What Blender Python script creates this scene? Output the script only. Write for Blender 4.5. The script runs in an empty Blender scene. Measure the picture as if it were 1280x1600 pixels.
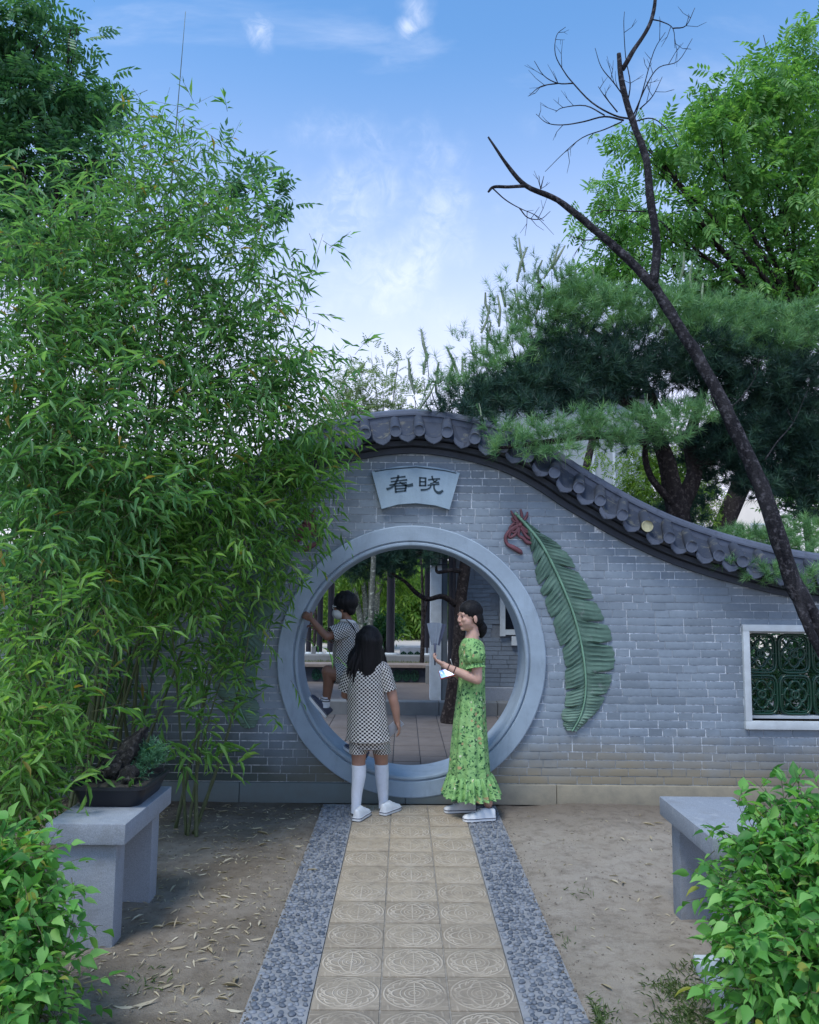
import bpy, bmesh, math, random
import numpy as np
from mathutils import Matrix, Vector, noise as mnoise
from mathutils.geometry import tessellate_polygon

# ---------------------------------------------------------------- camera, sky, sun, exposure
SC = bpy.context.scene
COL = SC.collection
PI = math.pi
F_PX, CAM_H, WALL_Y = 1240.0, 1.63, 6.43          # focal length in photo pixels (1280 wide), eye height, wall distance
PITCH = math.atan2(128.0, F_PX)
YAW = -math.atan2(8.0, F_PX)
ROLL = math.radians(0.6)
CAM_R = Matrix.Rotation(YAW, 3, 'Z') @ Matrix.Rotation(PI/2 + PITCH, 3, 'X') @ Matrix.Rotation(ROLL, 3, 'Z')
cam_data = bpy.data.cameras.new('camera')
cam = bpy.data.objects.new('camera', cam_data)
COL.objects.link(cam)
cam.matrix_world = Matrix.Translation((0, 0, CAM_H)) @ CAM_R.to_4x4()
cam_data.sensor_fit = 'HORIZONTAL'
cam_data.sensor_width = 36.0
cam_data.lens = 36.0 * F_PX / 1280.0
cam_data.clip_start = 0.05
cam_data.clip_end = 2000.0
SC.camera = cam

SUN_EL, SUN_AZ = math.radians(63), math.radians(212)   # azimuth clockwise from +Y (north): behind the camera, to the left
SUN_DIR = Vector((math.sin(SUN_AZ)*math.cos(SUN_EL), math.cos(SUN_AZ)*math.cos(SUN_EL), math.sin(SUN_EL)))
sun_data = bpy.data.lights.new('sun', 'SUN')
sun_data.energy = 1.5
sun_data.angle = math.radians(18)
sun_data.color = (1.0, 0.96, 0.9)
sun = bpy.data.objects.new('sun', sun_data)
COL.objects.link(sun)
sun.rotation_euler = (-SUN_DIR).to_track_quat('-Z', 'Y').to_euler()

world = bpy.data.worlds.new('World')
SC.world = world
world.use_nodes = True
wt = world.node_tree
wt.nodes.clear()
def wn(t, **k):
    n = wt.nodes.new(t)
    for a, b in k.items(): setattr(n, a, b)
    return n
sky = wn('ShaderNodeTexSky')
sky.sky_type = 'NISHITA'
sky.sun_disc = False
sky.sun_elevation = SUN_EL
sky.sun_rotation = SUN_AZ
sky.altitude = 50.0
sky.air_density = 1.0
sky.dust_density = 0.6
sky.ozone_density = 3.0
bg = wn('ShaderNodeBackground'); bg.inputs['Strength'].default_value = 0.11
out = wn('ShaderNodeOutputWorld')
tc = wn('ShaderNodeTexCoord')
nrm = wn('ShaderNodeVectorMath', operation='NORMALIZE'); wt.links.new(tc.outputs['Generated'], nrm.inputs[0])
sep = wn('ShaderNodeSeparateXYZ'); wt.links.new(nrm.outputs[0], sep.inputs[0])
# pale summer haze low in the sky, the same all round
hz = wn('ShaderNodeMapRange'); hz.inputs[1].default_value = 0.10; hz.inputs[2].default_value = 0.63; hz.inputs[3].default_value = 0.86; hz.inputs[4].default_value = 0.0
hz.interpolation_type = 'SMOOTHSTEP'
wt.links.new(sep.outputs['Z'], hz.inputs[0])
mix1 = wn('ShaderNodeMix', data_type='RGBA'); mix1.inputs[7].default_value = (6.1, 5.75, 6.8, 1)
wt.links.new(hz.outputs[0], mix1.inputs[0])
tint = wn('ShaderNodeMix', data_type='RGBA', blend_type='MULTIPLY'); tint.inputs[0].default_value = 1.0; tint.inputs[7].default_value = (.92, 1.30, 1.46, 1)
wt.links.new(sky.outputs[0], tint.inputs[6]); wt.links.new(tint.outputs[2], mix1.inputs[6])
# thin streaky clouds everywhere, and a few small puffs
zp = wn('ShaderNodeMath', operation='ADD'); zp.inputs[1].default_value = 0.25; wt.links.new(sep.outputs['Z'], zp.inputs[0])
dv = wn('ShaderNodeVectorMath', operation='DIVIDE'); wt.links.new(nrm.outputs[0], dv.inputs[0])
cb = wn('ShaderNodeCombineXYZ')
for i in range(3): wt.links.new(zp.outputs[0], cb.inputs[i])
wt.links.new(cb.outputs[0], dv.inputs[1])
mp = wn('ShaderNodeMapping'); mp.inputs['Rotation'].default_value = (0, 0, 0.5); mp.inputs['Scale'].default_value = (1.3, 3.4, 1.0)
wt.links.new(dv.outputs[0], mp.inputs[0])
nz = wn('ShaderNodeTexNoise'); nz.inputs['Scale'].default_value = 1.7; nz.inputs['Detail'].default_value = 7; nz.inputs['Roughness'].default_value = 0.6; nz.inputs['Distortion'].default_value = 0.5
wt.links.new(mp.outputs[0], nz.inputs['Vector'])
cr = wn('ShaderNodeMapRange'); cr.inputs[1].default_value = 0.52; cr.inputs[2].default_value = 0.85; cr.inputs[4].default_value = 0.30
cr.interpolation_type = 'SMOOTHSTEP'
wt.links.new(nz.outputs['Fac'], cr.inputs[0])
last = cr.outputs[0]
def photo_dir(px, py):
    d = CAM_R @ Vector(((px - 640)/F_PX, -(py - 800)/F_PX, -1.0)); return d.normalized()
nz2 = wn('ShaderNodeTexNoise'); nz2.inputs['Scale'].default_value = 17.0; nz2.inputs['Detail'].default_value = 5
wt.links.new(nrm.outputs[0], nz2.inputs['Vector'])
puffs = [(photo_dir(410, 46), .021, .75), (photo_dir(634, 42), .022, .85), (photo_dir(648, 12), .026, .85), (photo_dir(606, 95), .014, .3), (photo_dir(560, 310), .10, .5), (photo_dir(690, 345), .10, .5), (photo_dir(620, 430), .12, .5), (photo_dir(830, 190), .025, .1),
         (Vector((-.8, .5, .42)).normalized(), .09, .8), (Vector((.75, .55, .5)).normalized(), .07, .8), (Vector((-.3, -.8, .5)).normalized(), .1, .8), (Vector((.5, -.7, .6)).normalized(), .08, .8)]
nz3 = wn('ShaderNodeTexNoise'); nz3.inputs['Scale'].default_value = 34.0; nz3.inputs['Detail'].default_value = 8; nz3.inputs['Roughness'].default_value = .65; nz3.inputs['Distortion'].default_value = .8
wt.links.new(nrm.outputs[0], nz3.inputs['Vector'])
br = wn('ShaderNodeMapRange'); br.inputs[1].default_value = .36; br.inputs[2].default_value = .66; br.inputs[3].default_value = .15; wt.links.new(nz3.outputs['Fac'], br.inputs[0])
for d, rad, amt in puffs:
    ds = wn('ShaderNodeVectorMath', operation='DISTANCE'); ds.inputs[1].default_value = d; wt.links.new(nrm.outputs[0], ds.inputs[0])
    ad = wn('ShaderNodeMath', operation='MULTIPLY_ADD'); ad.inputs[1].default_value = rad*2.6; wt.links.new(nz2.outputs['Fac'], ad.inputs[0]); wt.links.new(ds.outputs['Value'], ad.inputs[2])
    pr = wn('ShaderNodeMapRange'); pr.interpolation_type = 'SMOOTHSTEP'
    pr.inputs[1].default_value = rad*2.35; pr.inputs[2].default_value = rad*.75; pr.inputs[3].default_value = 0.0; pr.inputs[4].default_value = amt
    wt.links.new(ad.outputs[0], pr.inputs[0])
    ml_ = wn('ShaderNodeMath', operation='MULTIPLY'); wt.links.new(pr.outputs[0], ml_.inputs[0]); wt.links.new(br.outputs[0], ml_.inputs[1])
    mx = wn('ShaderNodeMath', operation='MAXIMUM'); wt.links.new(last, mx.inputs[0]); wt.links.new(ml_.outputs[0], mx.inputs[1]); last = mx.outputs[0]
mix2 = wn('ShaderNodeMix', data_type='RGBA'); mix2.inputs[7].default_value = (6.1, 6.4, 7.3, 1)
wt.links.new(last, mix2.inputs[0]); wt.links.new(mix1.outputs[2], mix2.inputs[6])
wt.links.new(mix2.outputs[2], bg.inputs['Color']); wt.links.new(bg.outputs[0], out.inputs['Surface'])

SC.view_settings.view_transform = 'Standard'
SC.view_settings.look = 'None'
SC.view_settings.gamma = 1.0
SC.view_settings.use_curve_mapping = False
SC.view_settings.exposure = 0.85
SC.cycles.max_bounces = 8
SC.cycles.transparent_max_bounces = 8

# ---------------------------------------------------------------- placing helpers
def P(px, py, Y):
    """the point of the plane y = Y seen at photo pixel (px, py)"""
    d = CAM_R @ Vector(((px - 640)/F_PX, -(py - 800)/F_PX, -1.0))
    t = Y/d.y
    return Vector((d.x*t, Y, CAM_H + d.z*t))
def G(px, py, z=0.0):
    """the point of the level z seen at photo pixel (px, py)"""
    d = CAM_R @ Vector(((px - 640)/F_PX, -(py - 800)/F_PX, -1.0))
    t = (z - CAM_H)/d.z
    return Vector((d.x*t, d.y*t, z))
def PX(Y): return Y/F_PX        # metres per photo pixel at distance Y (about)

rng = np.random.default_rng(11)
random.seed(5)
ROOT = {}                       # world position of the thing that an object belongs to
def thing(name, label, cat, loc=(0, 0, 0), group=None, kind=None):
    o = bpy.data.objects.new(name, None); COL.objects.link(o)
    o.empty_display_size = 0.1
    o.location = loc
    ROOT[o] = Vector(loc)
    o['label'] = label; o['category'] = cat
    if group: o['group'] = group
    return o
def setting(name):
    o = bpy.data.objects.new(name, None); COL.objects.link(o); o['kind'] = 'structure'; ROOT[o] = Vector((0, 0, 0)); return o
def tag(o, label, cat, group=None):
    o['label'] = label; o['category'] = cat
    if group: o['group'] = group
    return o
def link(name, me, parent=None, loc=None, rot=None, kind=None, mats=None):
    """link a mesh; parent is a thing or part; loc is a world location"""
    o = bpy.data.objects.new(name, me); COL.objects.link(o)
    w = Vector(loc) if loc is not None else None
    if parent is not None:
        o.parent = parent; ROOT[o] = ROOT[parent]
        o.location = (w - ROOT[parent]) if w is not None else (0, 0, 0)
    else:
        o.location = w if w is not None else (0, 0, 0); ROOT[o] = Vector(o.location)
    if rot is not None: o.rotation_euler = rot
    if kind: o['kind'] = kind
    return o
class MB:
    """collects shapes in world coordinates and links them as ONE mesh object"""
    def __init__(s): s.v = []; s.f = []; s.m = []; s.uv = []; s.has_uv = False
    def add(s, vs, fs, mi=0, uvs=None):
        b = len(s.v); s.v += [tuple(v) for v in vs]
        for i, f in enumerate(fs):
            s.f.append(tuple(b + k for k in f)); s.m.append(mi)
            if uvs is not None: s.uv += list(uvs[i]); s.has_uv = True
            else: s.uv += [(0, 0)]*len(f)
    def box(s, c, d, rz=0.0, mi=0, bev=0.0, M=None):
        hx, hy, hz_ = d[0]/2, d[1]/2, d[2]/2
        if bev <= 0:
            vs = [Vector((x, y, z)) for z in (-hz_, hz_) for y in (-hy, hy) for x in (-hx, hx)]
            fs = [(0, 2, 3, 1), (4, 5, 7, 6), (0, 1, 5, 4), (2, 6, 7, 3), (0, 4, 6, 2), (1, 3, 7, 5)]
        else:
            bm = bmesh.new(); bmesh.ops.create_cube(bm, size=1.0)
            for v in bm.verts: v.co = Vector((v.co.x*d[0], v.co.y*d[1], v.co.z*d[2]))
            bmesh.ops.bevel(bm, geom=bm.edges[:], offset=bev, segments=2, affect='EDGES', profile=0.6)
            bm.verts.index_update()
            vs = [v.co.copy() for v in bm.verts]; fs = [[v.index for v in f.verts] for f in bm.faces]; bm.free()
        R = M if M is not None else Matrix.Rotation(rz, 3, 'Z')
        c = Vector(c)
        s.add([R @ v + c for v in vs], fs, mi)
    def tube(s, pts, radii, n=8, mi=0, cap=True, smooth_path=0, flat=None, wob=0.0):
        pts = [Vector(p) for p in pts]
        if not hasattr(radii, '__len__'): radii = [radii]*len(pts)
        if smooth_path: pts, radii = catmull(pts, radii, smooth_path)
        up = None; rings = []
        for i, p in enumerate(pts):
            t = (pts[min(i+1, len(pts)-1)] - pts[max(i-1, 0)])
            if t.length < 1e-9: t = Vector((0, 0, 1))
            t.normalize()
            if up is None:
                up = t.orthogonal() if abs(t.y) > .9 else Vector((0, 1, 0)); 
            a = up - t*up.dot(t)
            if a.length < 1e-6: a = t.orthogonal()
            a.normalize(); b = t.cross(a); up = a
            r = radii[i]; fa = flat if flat else 1.0
            ring = []
            for k in range(n):
                w = 1.0 + (wob*(mnoise.noise(p*9 + Vector((k*1.7, 0, 0)))) if wob else 0)
                ring.append(p + a*(math.cos(2*PI*k/n)*r*fa*w) + b*(math.sin(2*PI*k/n)*r*w))
            rings.append(ring)
        vs = [v for ring in rings for v in ring]; fs = []
        for i in range(len(rings)-1):
            for k in range(n):
                k2 = (k+1) % n
                fs.append((i*n+k, i*n+k2, (i+1)*n+k2, (i+1)*n+k))
        if cap: fs.append(tuple(range(n-1, -1, -1))); fs.append(tuple((len(rings)-1)*n + k for k in range(n)))
        s.add(vs, fs, mi)
    def ell(s, c, r, R=None, nu=12, nv=8, mi=0):
        c = Vector(c); vs = []; fs = []
        if not hasattr(r, '__len__'): r = (r, r, r)
        vs.append(Vector((0, 0, -r[2])))
        for j in range(1, nv):
            ph = -PI/2 + PI*j/nv
            for i in range(nu):
                th = 2*PI*i/nu
                vs.append(Vector((r[0]*math.cos(ph)*math.cos(th), r[1]*math.cos(ph)*math.sin(th), r[2]*math.sin(ph))))
        vs.append(Vector((0, 0, r[2])))
        for i in range(nu): fs.append((0, 1+(i+1) % nu, 1+i))
        for j in range(nv-2):
            for i in range(nu):
                a = 1+j*nu+i; b = 1+j*nu+(i+1) % nu; fs.append((a, b, b+nu, a+nu))
        t = len(vs)-1
        for i in range(nu): fs.append((t, 1+(nv-2)*nu+i, 1+(nv-2)*nu+(i+1) % nu))
        s.add([((R @ v) if R is not None else v) + c for v in vs], fs, mi)
    def prism(s, poly, axis, a0, a1, mi=0):
        """extrude a polygon; axis 'y': poly is (x, z) pairs; axis 'z': poly is (x, y); axis 'x': poly is (y, z)"""
        n = len(poly)
        def mk(p, a):
            return {'y': (p[0], a, p[1]), 'z': (p[0], p[1], a), 'x': (a, p[0], p[1])}[axis]
        vs = [mk(p, a0) for p in poly] + [mk(p, a1) for p in poly]
        tri = tessellate_polygon([[Vector((p[0], p[1], 0)) for p in poly]])
        fs = [tuple(t) for t in tri] + [tuple(k+n for k in reversed(t)) for t in tri]
        fs += [(i, (i+1) % n, n+(i+1) % n, n+i) for i in range(n)]
        s.add(vs, fs, mi)
    def mesh(s, name, mats, off=Vector((0, 0, 0)), smooth=False, fix=True):
        me = bpy.data.meshes.new(name)
        off = Vector(off)
        me.from_pydata([(v[0]-off.x, v[1]-off.y, v[2]-off.z) for v in s.v], [], s.f)
        for m in (mats if isinstance(mats, (list, tuple)) else [mats]): me.materials.append(m)
        me.polygons.foreach_set('material_index', s.m)
        if s.has_uv:
            uvl = me.uv_layers.new(name='UVMap'); uvl.data.foreach_set('uv', np.array(s.uv, dtype=np.float32).ravel())
        if fix:
            bm = bmesh.new(); bm.from_mesh(me); bmesh.ops.recalc_face_normals(bm, faces=bm.faces[:]); bm.to_mesh(me); bm.free()
        if smooth is True: me.polygons.foreach_set('use_smooth', [True]*len(me.polygons))
        elif smooth: 
            me.polygons.foreach_set('use_smooth', [True]*len(me.polygons))
            me.set_sharp_from_angle(angle=math.radians(smooth))
        me.update()
        return me
    def build(s, name, mats, parent=None, smooth=False, kind=None, fix=True, loc=None):
        if parent is not None: off = ROOT[parent]; 
        else: off = Vector(loc) if loc is not None else Vector((0, 0, 0))
        me = s.mesh(name, mats, off, smooth, fix)
        o = bpy.data.objects.new(name, me); COL.objects.link(o)
        if parent is not None: o.parent = parent
        else: o.location = off
        ROOT[o] = off
        if kind: o['kind'] = kind
        return o
def catmull(pts, radii, k):
    P_ = [pts[0]*2 - pts[1]] + pts + [pts[-1]*2 - pts[-2]]
    R_ = [radii[0]] + list(radii) + [radii[-1]]
    op, orr = [], []
    for i in range(1, len(P_)-2):
        for j in range(k):
            t = j/k
            a, b, c, d = P_[i-1], P_[i], P_[i+1], P_[i+2]
            op.append(0.5*((2*b) + (c-a)*t + (2*a-5*b+4*c-d)*t*t + (3*b-a-3*c+d)*t**3))
            orr.append(R_[i]*(1-t) + R_[i+1]*t)
    op.append(pts[-1]); orr.append(radii[-1])
    return op, orr
def mesh_np(name, V, F, mats, smooth=False):
    me = bpy.data.meshes.new(name)
    nf, k = F.shape
    me.vertices.add(len(V)); me.vertices.foreach_set('co', np.ascontiguousarray(V, dtype=np.float32).ravel())
    me.loops.add(nf*k); me.loops.foreach_set('vertex_index', np.ascontiguousarray(F, dtype=np.int32).ravel())
    me.polygons.add(nf); me.polygons.foreach_set('loop_start', np.arange(0, nf*k, k, dtype=np.int32))
    me.update(calc_edges=True)
    for m in (mats if isinstance(mats, (list, tuple)) else [mats]): me.materials.append(m)
    if smooth: me.polygons.foreach_set('use_smooth', np.ones(nf, dtype=bool))
    return me

# ---------------------------------------------------------------- materials
class NT:
    def __init__(s, name):
        s.mat = bpy.data.materials.new(name); s.mat.use_nodes = True
        s.t = s.mat.node_tree; s.b = s.t.nodes['Principled BSDF']; s.out = s.t.nodes['Material Output']
        s._tc = None
    def n(s, typ, **k):
        nd = s.t.nodes.new(typ)
        for a, b in k.items(): setattr(nd, a, b)
        return nd
    def l(s, a, b): s.t.links.new(a, b)
    def coord(s, kind='Object'):
        if kind == 'World':
            g = s.n('ShaderNodeNewGeometry'); return g.outputs['Position']
        if s._tc is None: s._tc = s.n('ShaderNodeTexCoord')
        return s._tc.outputs[kind]
    def noise(s, scale, detail=4, rough=.55, co='Object', dist=0.0, stretch=None):
        nd = s.n('ShaderNodeTexNoise'); nd.inputs['Scale'].default_value = scale; nd.inputs['Detail'].default_value = detail
        nd.inputs['Roughness'].default_value = rough; nd.inputs['Distortion'].default_value = dist
        c = s.coord(co) if isinstance(co, str) else co
        if stretch:
            m = s.n('ShaderNodeMapping'); m.inputs['Scale'].default_value = stretch; s.l(c, m.inputs[0]); c = m.outputs[0]
        s.l(c, nd.inputs['Vector'])
        return nd.outputs['Fac']
    def ramp(s, fac, a, b, lo=0.0, hi=1.0):
        r = s.n('ShaderNodeMapRange'); r.inputs[1].default_value = a; r.inputs[2].default_value = b; r.inputs[3].default_value = lo; r.inputs[4].default_value = hi
        s.l(fac, r.inputs[0]); return r.outputs[0]
    def math(s, op, a, b=None, c=None):
        m = s.n('ShaderNodeMath', operation=op)
        for i, x in enumerate((a, b, c)):
            if x is None: continue
            if isinstance(x, (int, float)): m.inputs[i].default_value = x
            else: s.l(x, m.inputs[i])
        return m.outputs[0]
    def mix(s, fac, a, b, mode='MIX'):
        m = s.n('ShaderNodeMix', data_type='RGBA', blend_type=mode)
        for i, x in ((0, fac), (6, a), (7, b)):
            if isinstance(x, (int, float)): m.inputs[i].default_value = x
            elif isinstance(x, tuple): m.inputs[i].default_value = (*x[:3], 1)
            else: s.l(x, m.inputs[i])
        return m.outputs[2]
    def bump(s, h, strength=.3, dist=.01, prev=None):
        b = s.n('ShaderNodeBump'); b.inputs['Strength'].default_value = strength; b.inputs['Distance'].default_value = dist
        s.l(h, b.inputs['Height'])
        if prev is not None: s.l(prev, b.inputs['Normal'])
        return b.outputs[0]
    def random(s):
        """own value of each loose piece of a mesh and of each object"""
        g = s.n('ShaderNodeNewGeometry'); o = s.n('ShaderNodeObjectInfo')
        return s.math('FRACT', s.math('ADD', g.outputs['Random Per Island'], o.outputs['Random']))
    def done(s, col=None, rough=.7, nrm=None, spec=None, metal=None):
        if col is not None:
            if isinstance(col, tuple): s.b.inputs['Base Color'].default_value = (*col[:3], 1)
            else: s.l(col, s.b.inputs['Base Color'])
        if isinstance(rough, (int, float)): s.b.inputs['Roughness'].default_value = rough
        else: s.l(rough, s.b.inputs['Roughness'])
        if nrm is not None: s.l(nrm, s.b.inputs['Normal'])
        if spec is not None: s.b.inputs['Specular IOR Level'].default_value = spec
        if metal is not None: s.b.inputs['Metallic'].default_value = metal
        return s.mat
def simple(name, c, rough=.7, var=.25, scale=8, bump=.15, bscale=60, bdist=.004, spec=None, co='Object'):
    m = NT(name)
    f = m.noise(scale, 5, .6, co)
    lo = tuple(x*(1-var) for x in c); hi = tuple(min(1, x*(1+var)) for x in c)
    col = m.mix(m.ramp(f, .3, .7), lo, hi)
    nrm_ = m.bump(m.noise(bscale, 4, .6, co), bump, bdist) if bump else None
    return m.done(col, rough, nrm_, spec)
def leafmat(name, dark, mid, light, trans=.35, rough=.5, odd=None, odd_share=.02, spec=.35, spread=1.0):
    """leaf: every leaf its own tone; some light passes through"""
    m = NT(name)
    r = m.random()
    at = m.n('ShaderNodeAttribute'); at.attribute_name = 'tone'      # own tone of each tuft or twig, set by chance
    r = m.math('FRACT', m.math('ADD', m.math('MULTIPLY', r, spread), at.outputs['Fac']))
    r = m.math('MULTIPLY_ADD', m.math('PINGPONG', m.math('MULTIPLY', r, 2.0), 1.0), .999, 0.0) if spread < 1 else r
    cr_ = m.n('ShaderNodeValToRGB'); e = cr_.color_ramp.elements
    e[0].position = 0.0; e[0].color = (*dark, 1); e[1].position = 1.0; e[1].color = (*light, 1)
    k = e.new(.55); k.color = (*mid, 1)
    if odd:
        k2 = e.new(1-odd_share-.004); k2.color = (*light, 1); e[-1].color = (*odd, 1); 
        k3 = e.new(1-odd_share); k3.color = (*odd, 1)
    m.l(r, cr_.inputs[0])
    m.done(cr_.outputs[0], rough, None, spec)
    tr = m.n('ShaderNodeBsdfTranslucent'); m.l(m.mix(1.0, cr_.outputs[0], (1.5, 1.5, .7), 'MULTIPLY'), tr.inputs['Color'])
    ms = m.n('ShaderNodeMixShader'); ms.inputs[0].default_value = trans
    m.l(m.b.outputs[0], ms.inputs[1]); m.l(tr.outputs[0], ms.inputs[2]); m.l(ms.outputs[0], m.out.inputs['Surface'])
    return m.mat

# ---------------------------------------------------------------- leaves, needles
def unit(v): 
    v = np.asarray(v, float); return v/np.maximum(np.linalg.norm(v, axis=-1, keepdims=True), 1e-9)
def basis(d, n):
    """columns: side, along, normal"""
    d = unit(d); s_ = unit(np.cross(d, n)); n2 = np.cross(s_, d)
    return np.stack([s_, d, n2], axis=-1)
def scatter(Vu, Fu, B, S, T):
    """copies of a small shape: B (N,3,3), S (N,) or (N,3), T (N,3)"""
    N = len(T); S = np.asarray(S, float)
    if S.ndim == 1: S = np.repeat(S[:, None], 3, 1)
    V = np.einsum('nij,nkj->nki', B, Vu[None]*S[:, None, :]) + T[:, None, :]
    F = Fu[None] + (np.arange(N)*len(Vu))[:, None, None]
    return V.reshape(-1, 3), F.reshape(-1, Fu.shape[1])
# narrow folded leaf with a drooping tip (bamboo); unit length along y
LEAF_NARROW = (np.array([[0, 0, 0], [-.5, .32, .06], [0, .36, -.10], [.5, .32, .06], [-.34, .68, -.02], [0, .72, -.16], [.34, .68, -.02], [0, 1.02, -.30]], float)*np.array([.17, 1, 1]),
               np.array([[0, 2, 1], [0, 3, 2], [1, 2, 5], [1, 5, 4], [2, 3, 6], [2, 6, 5], [4, 5, 7], [5, 6, 7]]))
# broad pointed leaf (shrub)
LEAF_BROAD = (np.array([[0, 0, 0], [-.42, .22, .07], [0, .24, -.03], [.42, .22, .07], [-.5, .42, .06], [0, .46, -.06], [.5, .42, .06], [-.27, .72, -.02], [0, .74, -.12], [.27, .72, -.02], [0, 1.05, -.28]], float)*np.array([.62, 1, 1]),
              np.array([[0, 2, 1], [0, 3, 2], [1, 2, 5], [1, 5, 4], [2, 3, 6], [2, 6, 5], [4, 5, 8], [4, 8, 7], [5, 6, 9], [5, 9, 8], [7, 8, 10], [8, 9, 10]]))
# small oval leaflet
LEAFLET = (np.array([[0, 0, 0], [-.5, .45, .05], [0, .5, -.08], [.5, .45, .05], [0, 1, -.1]], float)*np.array([.36, 1, 1]),
           np.array([[0, 2, 1], [0, 3, 2], [1, 2, 4], [2, 3, 4]]))
LEAF_LEAN = (np.array([[0, 0, 0], [-.5, .42, .05], [0, .48, -.10], [.5, .42, .05], [0, 1.02, -.28]], float)*np.array([.175, 1, 1]), np.array([[0, 2, 1], [0, 3, 2], [1, 2, 4], [2, 3, 4]]))
NEEDLE = (np.array([[-.5, 0, 0], [.5, 0, 0], [0, 1, 0]], float), np.array([[0, 1, 2]]))
LEAF_MESH = {}
def leaf_parts(root, shape, B, S, T, mats, count, name='leaf', near=None, stuff='foliage', far=None):
    """the nearest leaves as objects of their own that share one mesh, the rest as one part"""
    S = np.asarray(S, float)
    if S.ndim == 1: S = np.repeat(S[:, None], 3, 1)
    d = np.linalg.norm(T - np.array([0, 0, CAM_H]), axis=1)
    order = np.argsort(d) if near is None else np.argsort(near)
    idx = order[:count]; rest = order[count:]
    R0 = np.array(ROOT[root])
    if count:
        key = (id(shape[0]), mats.name)
        if key not in LEAF_MESH: LEAF_MESH[key] = mesh_np(name, shape[0], shape[1], mats, True)
        me = LEAF_MESH[key]
        for i in idx:
            o = bpy.data.objects.new(name, me); COL.objects.link(o); o.parent = root
            M = Matrix.Identity(4)
            for a in range(3):
                for b in range(3): M[a][b] = B[i, a, b]*S[i, b]
                M[a][3] = T[i, a] - R0[a]
            o.matrix_basis = M
    fs_ = far or shape
    V, F = scatter(fs_[0], fs_[1], B[rest], S[rest], T[rest] - R0)
    o = bpy.data.objects.new(stuff, mesh_np(stuff, V, F, mats, True)); COL.objects.link(o); o.parent = root; o['kind'] = 'stuff'
    ROOT[o] = ROOT[root]
    return o
def set_tone(me, per_face):
    a = me.attributes.new('tone', 'FLOAT', 'FACE'); a.data.foreach_set('value', np.asarray(per_face, dtype=np.float32))
def in_blob(n, c, r):
    """points of an ellipsoid, denser near its shell"""
    d = unit(rng.normal(size=(n, 3))); q = rng.random((n, 1))**(1/2.4)
    return np.asarray(c) + d*q*np.asarray(r), d
def blob(px, py, rx, ry, Y, ryd):
    c = P(px, py, Y); k = PX(Y); return (np.array(c), np.array([rx*k, ryd, ry*k]))
# ================================================================ materials of the setting
def m_brick(name, base, stain=True):
    m = NT(name)
    r = m.random()
    pos = m.coord('World')
    big = m.noise(1.3, 4, .6, pos)
    col = m.mix(r, tuple(x*.80 for x in base), tuple(x*1.18 for x in base))
    col = m.mix(m.ramp(m.noise(26, 5, .65, pos), .3, .75, 0, .5), col, tuple(x*.62 for x in base))
    col = m.mix(m.ramp(big, .42, .72, 0, .45), col, tuple(x*1.35 for x in base))
    col = m.mix(m.ramp(m.noise(7, 6, .7, pos, stretch=(1, 1, .12)), .56, .76, 0, .4), col, tuple(x*.55 for x in base))
    col = m.mix(m.ramp(m.noise(5, 7, .75, pos, .6), .60, .74, 0, .35), col, (.36, .40, .44))
    if stain:
        s = m.n('ShaderNodeSeparateXYZ'); m.l(pos, s.inputs[0])
        # damp tan band along the foot of the wall, greener to the left
        zf = m.math('ADD', s.outputs['Z'], m.ramp(m.noise(2.2, 5, .6, pos), .2, .8, -.16, .16))
        f = m.ramp(zf, .22, .54, .92, 0.0)
        side = m.ramp(s.outputs['X'], -1.6, .9)
        col = m.mix(f, col, m.mix(side, (.050, .066, .058), (.25, .215, .15)))
        # mossy damp mixed with painted bamboo shade on the left part, higher up
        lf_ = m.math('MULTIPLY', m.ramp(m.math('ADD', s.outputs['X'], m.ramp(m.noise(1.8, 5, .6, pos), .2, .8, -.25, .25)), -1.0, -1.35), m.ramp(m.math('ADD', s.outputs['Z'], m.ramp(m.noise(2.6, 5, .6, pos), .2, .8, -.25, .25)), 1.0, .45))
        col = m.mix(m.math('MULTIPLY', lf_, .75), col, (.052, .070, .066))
    nr = m.bump(m.noise(70, 5, .7, pos), .35, .004)
    return m.done(col, .88, nr, .25)
GREY = (.210, .255, .305)
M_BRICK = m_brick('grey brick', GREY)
M_BRICK_B = m_brick('far grey brick', (.17, .205, .245), False)
def m_mortar():
    m = NT('lime mortar'); pos = m.coord('World')
    f = m.ramp(m.noise(3.2, 5, .65, pos), .36, .56)
    f2 = m.ramp(m.noise(30, 3, .6, pos), .36, .56)
    col = m.mix(m.math('MULTIPLY', f, f2), (.25, .29, .335), (.72, .77, .82))
    s = m.n('ShaderNodeSeparateXYZ'); m.l(pos, s.inputs[0])
    col = m.mix(m.ramp(s.outputs['Z'], .22, .5, .55, 0), col, (.15, .14, .11))
    return m.done(col, .95, m.bump(m.noise(90, 3, .6, pos), .4, .003), .2)
M_MORTAR = m_mortar()
def m_plaster(name, base, stain=.5, patch=None):
    m = NT(name); pos = m.coord('World')
    col = m.mix(m.ramp(m.noise(2.4, 6, .62, pos), .3, .75), tuple(x*.80 for x in base), tuple(x*1.14 for x in base))
    col = m.mix(m.ramp(m.noise(14, 6, .7, pos, stretch=(1, 1, .25)), .52, .8, 0, stain), col, tuple(x*.5 for x in base))
    if patch: col = m.mix(m.ramp(m.noise(11, 6, .7, pos, .5), .55, .68, 0, .75), col, patch)
    return m.done(col, .82, m.bump(m.noise(120, 4, .6, pos), .3, .004, m.bump(m.noise(24, 5, .6, pos), .25, .008)), .25)
M_RING = m_plaster('smooth grey cement', (.32, .40, .485), .5)
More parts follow.
